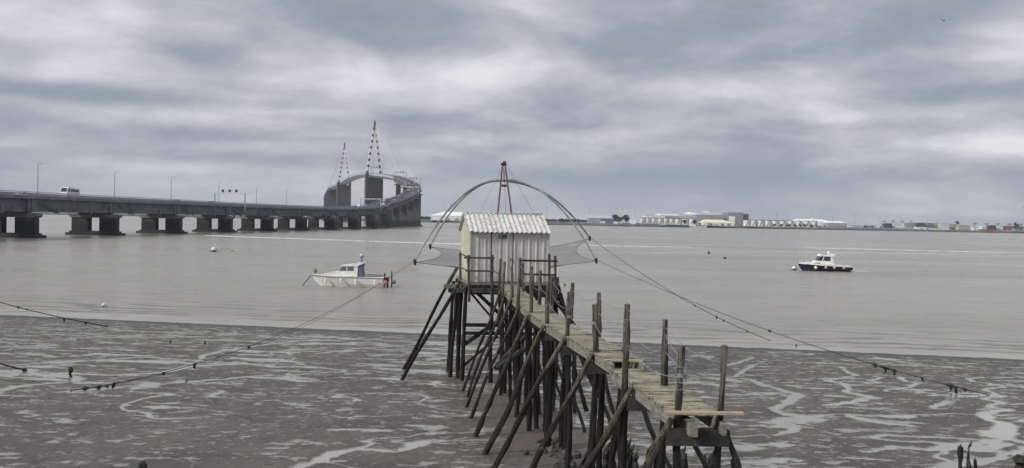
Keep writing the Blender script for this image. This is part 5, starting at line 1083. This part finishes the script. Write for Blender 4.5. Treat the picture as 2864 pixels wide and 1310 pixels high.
def boat1():
    k = .0447; X = lambda px: (px-985)*k; Z = lambda y: (801.5-y)*k; loc = onz(985, 801.5, 0)
    t = thing('motor_boat', 'white cabin motorboat moored left of the hut with long white fenders', 'boat', loc, R(-2))
    S = hull_mesh(X(868), X(1076), 3.0, 1.42, 1.25, 1.25); loft(S, 0, 8).build('hull', M['white'], t)
    b = MB(); loft([[(p[0], p[1]*1.012, min(p[2], .10) if q in (3, 5) else p[2]) for q, p in enumerate(s_)] for s_ in S[1:]], 3, 5, b=b)
    for i in range(1, len(S)-1):
        for sg in (3, 5):
            p, q = S[i][sg], S[i+1][sg]; o_ = -.02 if sg == 3 else .02; b.add([(p[0], p[1]+o_, -.1), (q[0], q[1]+o_, -.1), (q[0], q[1]+o_*2, .13), (p[0], p[1]+o_*2, .13)], [(0, 1, 2, 3)])
    b.build('waterline_band', M['black'], t)
    b = MB()
    dk = [(s_[0], s_[8]) for s_ in S]
    for i in range(len(S)-1): b.add([(S[i][0][0], S[i][0][1], S[i][0][2]-.05), (S[i][8][0], S[i][8][1], S[i][8][2]-.05), (S[i+1][8][0], S[i+1][8][1], S[i+1][8][2]-.05), (S[i+1][0][0], S[i+1][0][1], S[i+1][0][2]-.05)], [(0, 1, 2, 3)])
    b.build('deck', M['white'], t)
    for sg in (0, 8):
        b = MB(); b.tube([(s_[sg][0], s_[sg][1]*1.01, s_[sg][2]-.10) for s_ in S], .045, 6); b.build('rubbing_strake', M['gbuoy'], t)
    b = MB(); b.ext([(X(905), 1.3), (X(1003), 1.3), (X(1003), Z(758)), (X(950), Z(758.5)), (X(930), Z(762)), (X(913), Z(764.5))], -.95, .95); b.build('trunk_cabin', M['white'], t)
    b = MB()
    for y0, y1 in ((-.9, -.86), (.86, .9)): b.ext([(X(949), Z(759)), (X(1003), Z(759)), (X(1003), Z(741)), (X(964), Z(743))], y0, y1)
    b.ext([(X(993), Z(772)), (X(1004), Z(772)), (X(1004), Z(741)), (X(993), Z(741))], -.905, .905); b.build('wheelhouse', M['white'], t)
    b = MB(); b.ext([(X(961), Z(745)), (X(993), Z(745)), (X(993), Z(757.5)), (X(952), Z(757.5))], -.915, .915); b.build('side_window', M['glass2'], t)
    b = MB(); b.ext([(X(972.5), Z(744)), (X(974.5), Z(744)), (X(974.5), Z(758)), (X(972.5), Z(758))], -.925, .925); b.build('window_frame', M['white'], t)
    b = MB(); b.ext([(X(948.5), Z(758)), (X(951), Z(758)), (X(962.5), Z(745)), (X(961), Z(745))], -.80, .80); b.build('windscreen', M['glass2'], t)
    b = MB(); b.ext([(X(957), Z(745)), (X(1003), Z(744)), (X(1019), Z(736)), (X(1018), Z(733.5)), (X(1004), Z(733.5)), (X(996), Z(738)), (X(960), Z(741))], -1.0, 1.0); b.build('cabin_roof', M['white'], t)
    b = MB(); b.ext([(X(1004.3), Z(771)), (X(1018), Z(771)), (X(1014), Z(750)), (X(1017), Z(738)), (X(1004.3), Z(743))], -.85, .85); b.build('canvas_screen', M['bluegrey'], t)
    b = MB(); b.box((X(1010.5), 0, Z(724)), (.28, .22, .8)); b.box((X(1013), 0, Z(719)), (.5, .3, .08)); b.build('mast', M['gbuoy'], t)
    b = MB(); b.ball((X(1009), 0, Z(713.5)), (.17, .17, .17), 10); b.build('radar_dome', M['white'], t)
    b = MB(); b.tube([(X(1017), .3, Z(728)), (X(1033), .3, Z(685))], [.035, .015], 5); b.build('antenna', M['palew'], t)
    for px in (916, 961, 1002.5, 1056):
        yy = -(3.0/2)*min(1, (1-(1-min(1, ((X(px)-X(868))/(X(1076)-X(868)))/.55))**2.2))-.12
        b = MB(); z0 = Z(785 if px < 970 else 787); b.tube([(X(px), yy, z0-.38), (X(px), yy, z0-.30), (X(px), yy, z0+.26), (X(px), yy+.03, z0+.38)], [.06, .145, .145, .04], 9); b.build('fender', M['fender'], t)
        b = MB(); b.tube([(X(px), yy+.03, z0+.38), (X(px), yy+.14, 1.36)], .014, 4); b.build('fender_line', M['rope'], t)
    b = MB(); b.tube([(X(870), 0, 1.36), (X(846), -.2, 0)], .05, 5); b.build('mooring_line', M['rope'], t)
    b = MB(); b.ball((X(882), -.2, Z(760)), .26, 10, jit=.2); b.build('bow_float', M['brown'], t)
    for sg in (-1, 1):
        b = MB(); b.tube([(X(1020), sg*1.38, 1.42), (X(1076), sg*1.32, 1.38)], .05, 6); b.build('stern_rail', M['black'], t)
    b = MB(); b.tube([(X(885), -.5, 1.75), (X(915), -1.0, 1.75), (X(945), -1.25, 1.72)], .02, 5); b.build('bow_rail', M['gbuoy'], t)
    b = MB(); b.tube([(X(1079.5), -.9, Z(800)), (X(1079.5), -.9, Z(760))], .075, 7); b.build('stern_pole', M['black'], t)
    b = MB(); b.tube([(X(1094), .5, -.1), (X(1094), .5, Z(757.5))], .08, 7); b.build('stern_pole', M['black'], t)
    b = MB(); b.box((X(1084), -.2, .95), (.4, .5, .55)); b.box((X(1085), -.2, .3), (.22, .16, 1.2)); b.box((X(1087), -.2, -.1), (.4, .1, .2)); b.build('outboard_motor', M['black'], t)
    b = MB(); b.ball((X(1082.5), -1.1, Z(787)), .30, 12); b.build('stern_buoy', M['orange'], t, label='orange round stern buoy')
    b = MB(); b.ball((X(1101), .1, Z(786)), .31, 12); b.build('stern_buoy', M['gbuoy'], t, label='grey round stern buoy')
boat1()
def boat2():
    k = .0705; X = lambda px: (px-2300)*k; Z = lambda y: (758.5-y)*k; loc = onz(2300, 758.5, 0)
    t = thing('motor_boat', 'navy-hulled white cabin boat on the right with round fenders', 'boat', loc, R(-3))
    S = hull_mesh(X(2232), X(2371), 3.2, 1.62, 1.10, 1.0); loft(S, 1, 7).build('hull', M['navy'], t)
    b = MB()
    for s0, s1 in ((0, 1), (8, 7)):
        for i in range(len(S)-1):
            P = [S[i][s0], S[i+1][s0], S[i+1][s1], S[i][s1]]; b.add([(p[0], p[1]*1.02, p[2]+(.06 if j < 2 else -.12)) for j, p in enumerate(P)], [(0, 1, 2, 3)])
    for i in range(len(S)-1): b.add([(S[i][0][0], S[i][0][1]*1.02, S[i][0][2]+.06), (S[i][8][0], S[i][8][1]*1.02, S[i][8][2]+.06), (S[i+1][8][0], S[i+1][8][1]*1.02, S[i+1][8][2]+.06), (S[i+1][0][0], S[i+1][0][1]*1.02, S[i+1][0][2]+.06)], [(0, 1, 2, 3)])
    b.build('deck', M['white'], t)
    b = MB(); b.ext([(X(2250), 1.3), (X(2327), 1.1), (X(2325), Z(730.5)), (X(2294), Z(730)), (X(2280), Z(730)), (X(2274), Z(735)), (X(2258), Z(735.5))], -1.05, 1.05); b.build('trunk_cabin', M['white'], t)
    b = MB(); b.ext([(X(2318.5), Z(742)), (X(2328), Z(742)), (X(2321.5), Z(717)), (X(2316), Z(717))], -1.06, 1.06); b.ext([(X(2293.8), Z(731)), (X(2296), Z(731)), (X(2301), Z(718)), (X(2299), Z(718))], -1.06, 1.06); b.build('wheelhouse', M['white'], t)
    b = MB(); b.ext([(X(2296.2), Z(730)), (X(2318.8), Z(730)), (X(2317), Z(718)), (X(2301), Z(718))], -1.03, 1.03); b.build('side_window', M['glass'], t)
    b = MB(); b.ext([(X(2284), Z(729.5)), (X(2293.6), Z(730)), (X(2298.8), Z(718)), (X(2290.5), Z(718))], -.98, .98); b.build('windscreen', M['glass'], t)
    b = MB(); b.ext([(X(2289), Z(718)), (X(2318), Z(718.5)), (X(2330), Z(716.5)), (X(2327), Z(711.5)), (X(2323), Z(714.5)), (X(2300), Z(715.5)), (X(2293), Z(712)), (X(2289), Z(715.5))], -1.15, 1.15); b.build('cabin_roof', M['white'], t)
    b = MB(); b.tube([(X(2315.5), 0, Z(715)), (X(2315.5), 0, Z(711))], .10, 8); b.ball((X(2315.5), 0, Z(708)), .28, 12); b.build('radar_dome', M['white'], t)
    b = MB(); b.tube([(X(2320), .4, Z(714)), (X(2323), .4, Z(696))], [.03, .012], 5); b.build('antenna', M['palew'], t)
    b = MB(); b.ext([(X(2269), Z(738.3)), (X(2289), Z(738.3)), (X(2289), Z(736.3)), (X(2273), Z(736.8))], -1.07, 1.07); b.build('cabin_stripe', M['navy'], t)
    for i, px in enumerate((2275, 2302, 2324.5, 2350)):
        b = MB(); b.ball((X(px), -1.78, Z(748.6 if i == 0 else 747.5)), .31 if i == 0 else .27, 12); b.build('fender', M['fender'] if i == 0 else M['pink'], t, label='white round fender' if i == 0 else 'pinkish round fender')
        b = MB(); b.tube([(X(px), -1.72, Z(745)), (X(px), -1.6, Z(740))], .015, 4); b.build('fender_line', M['rope'], t)
    b = MB(); b.ext([(X(2228), 1.62), (X(2240), 1.62), (X(2240), 1.74), (X(2229), 1.72)], -.2, .2); b.build('bow_roller', M['gbuoy'], t)
    b = MB(); b.tube([(X(2236), -.3, 2.05), (X(2255), -.9, 2.1), (X(2278), -1.2, 2.05)], .022, 5); b.tube([(X(2236), -.3, 2.05), (X(2237), -.3, 1.6)], .022, 5); b.tube([(X(2255), -.9, 2.1), (X(2255), -.9, 1.5)], .022, 5); b.build('bow_rail', M['palew'], t)
    b = MB(); b.tube([(X(2350), -1.3, Z(740)), (X(2355), -1.3, Z(735)), (X(2357), -1.3, Z(731))], .03, 5); b.build('rod_holder', M['gbuoy'], t)
    b = MB(); b.box((X(2375), 0, Z(753)), (.55, 1.6, .12)); b.box((X(2377), 0, Z(751.5)), (.5, .5, .5)); b.build('swim_platform', M['black'], t)
boat2()
def buoy(px, py, r_, label, mt='fender', mt2='black'):
    loc = onz(px, py, 0); t = thing('mooring_buoy', label, 'buoy', loc); b = MB()
    b.tube([(0, 0, -.2), (0, 0, r_*.15), (0, 0, r_*.5)], [r_*1.15, r_*1.3, r_*.9], 12, jit=.1); b.build('collar', M[mt2], t); b = MB(); b.ball((0, 0, r_*1.0), (r_, r_, r_*.85), 12); b.build('float', M[mt], t)
    b = MB(); b.tube([(r_*.8, 0, r_*1.5), (r_*1.3, 0, r_*.9), (r_*2.1, 0, 0)], r_*.10, 5); b.build('pickup_line', M['rope'], t); return t
buoy(597, 704.5, .58, 'white buoy on a dark base, far left water below the bridge'); buoy(647, 704, .26, 'tiny yellow float right of the white buoy below the bridge', 'yellow', 'yellow'); buoy(290, 858, .17, 'small bright white float standing in for a sitting gull near the left waterline', 'fender', 'gbuoy')  # the small white float takes the place of a sitting gull
buoy(2221, 756, .42, 'white and black buoy just left of the navy boat'); buoy(2027, 724.5, .30, 'small dark float left of the navy boat and farther out', 'dark'); buoy(1982, 710, .32, 'tiny dark float farthest out right of the net', 'dark'); buoy(1579, 799, .13, 'small dark float right of the hut platform', 'dark')
# gull
g0 = atd(2640, 58, 70); t = thing('gull', 'tiny gull gliding high in the sky at the right', 'gull', g0); b = MB()
b.ball((0, 0, 0), (.22, .07, .06), 8); b.ball((-.24, 0, .03), (.06, .05, .05), 6); b.add([(.18, 0, 0), (.36, .07, 0), (.36, -.07, 0)], [(0, 1, 2)])
for sg in (-1, 1): b.add([(-.08, sg*.04, .03), (.10, sg*.04, .02), (.04, sg*.30, .13), (-.10, sg*.30, .14), (.10, sg*.62, .04), (.04, sg*.62, .045)], [(0, 1, 2, 3), (3, 2, 4, 5)])
b.build('body', M['grey2'], t); t.rotation_euler = (0, R(-10), R(80))
hz = MB(); hz.box((0, 3000, 72), (12400, 6200, 156)); o = hz.build('haze', bpy.data.materials.new('thin sea haze')); tag(o, kind='stuff')
hm = o.data.materials[0]; hm.use_nodes = True; hn = hm.node_tree; hn.nodes.clear(); pv = hn.nodes.new('ShaderNodeVolumePrincipled'); pv.inputs['Color'].default_value = (.80, .86, .95, 1)
pv.inputs['Density'].default_value = .00005; pv.inputs['Anisotropy'].default_value = .2; ho = hn.nodes.new('ShaderNodeOutputMaterial'); hn.links.new(pv.outputs[0], ho.inputs['Volume'])
#@@END
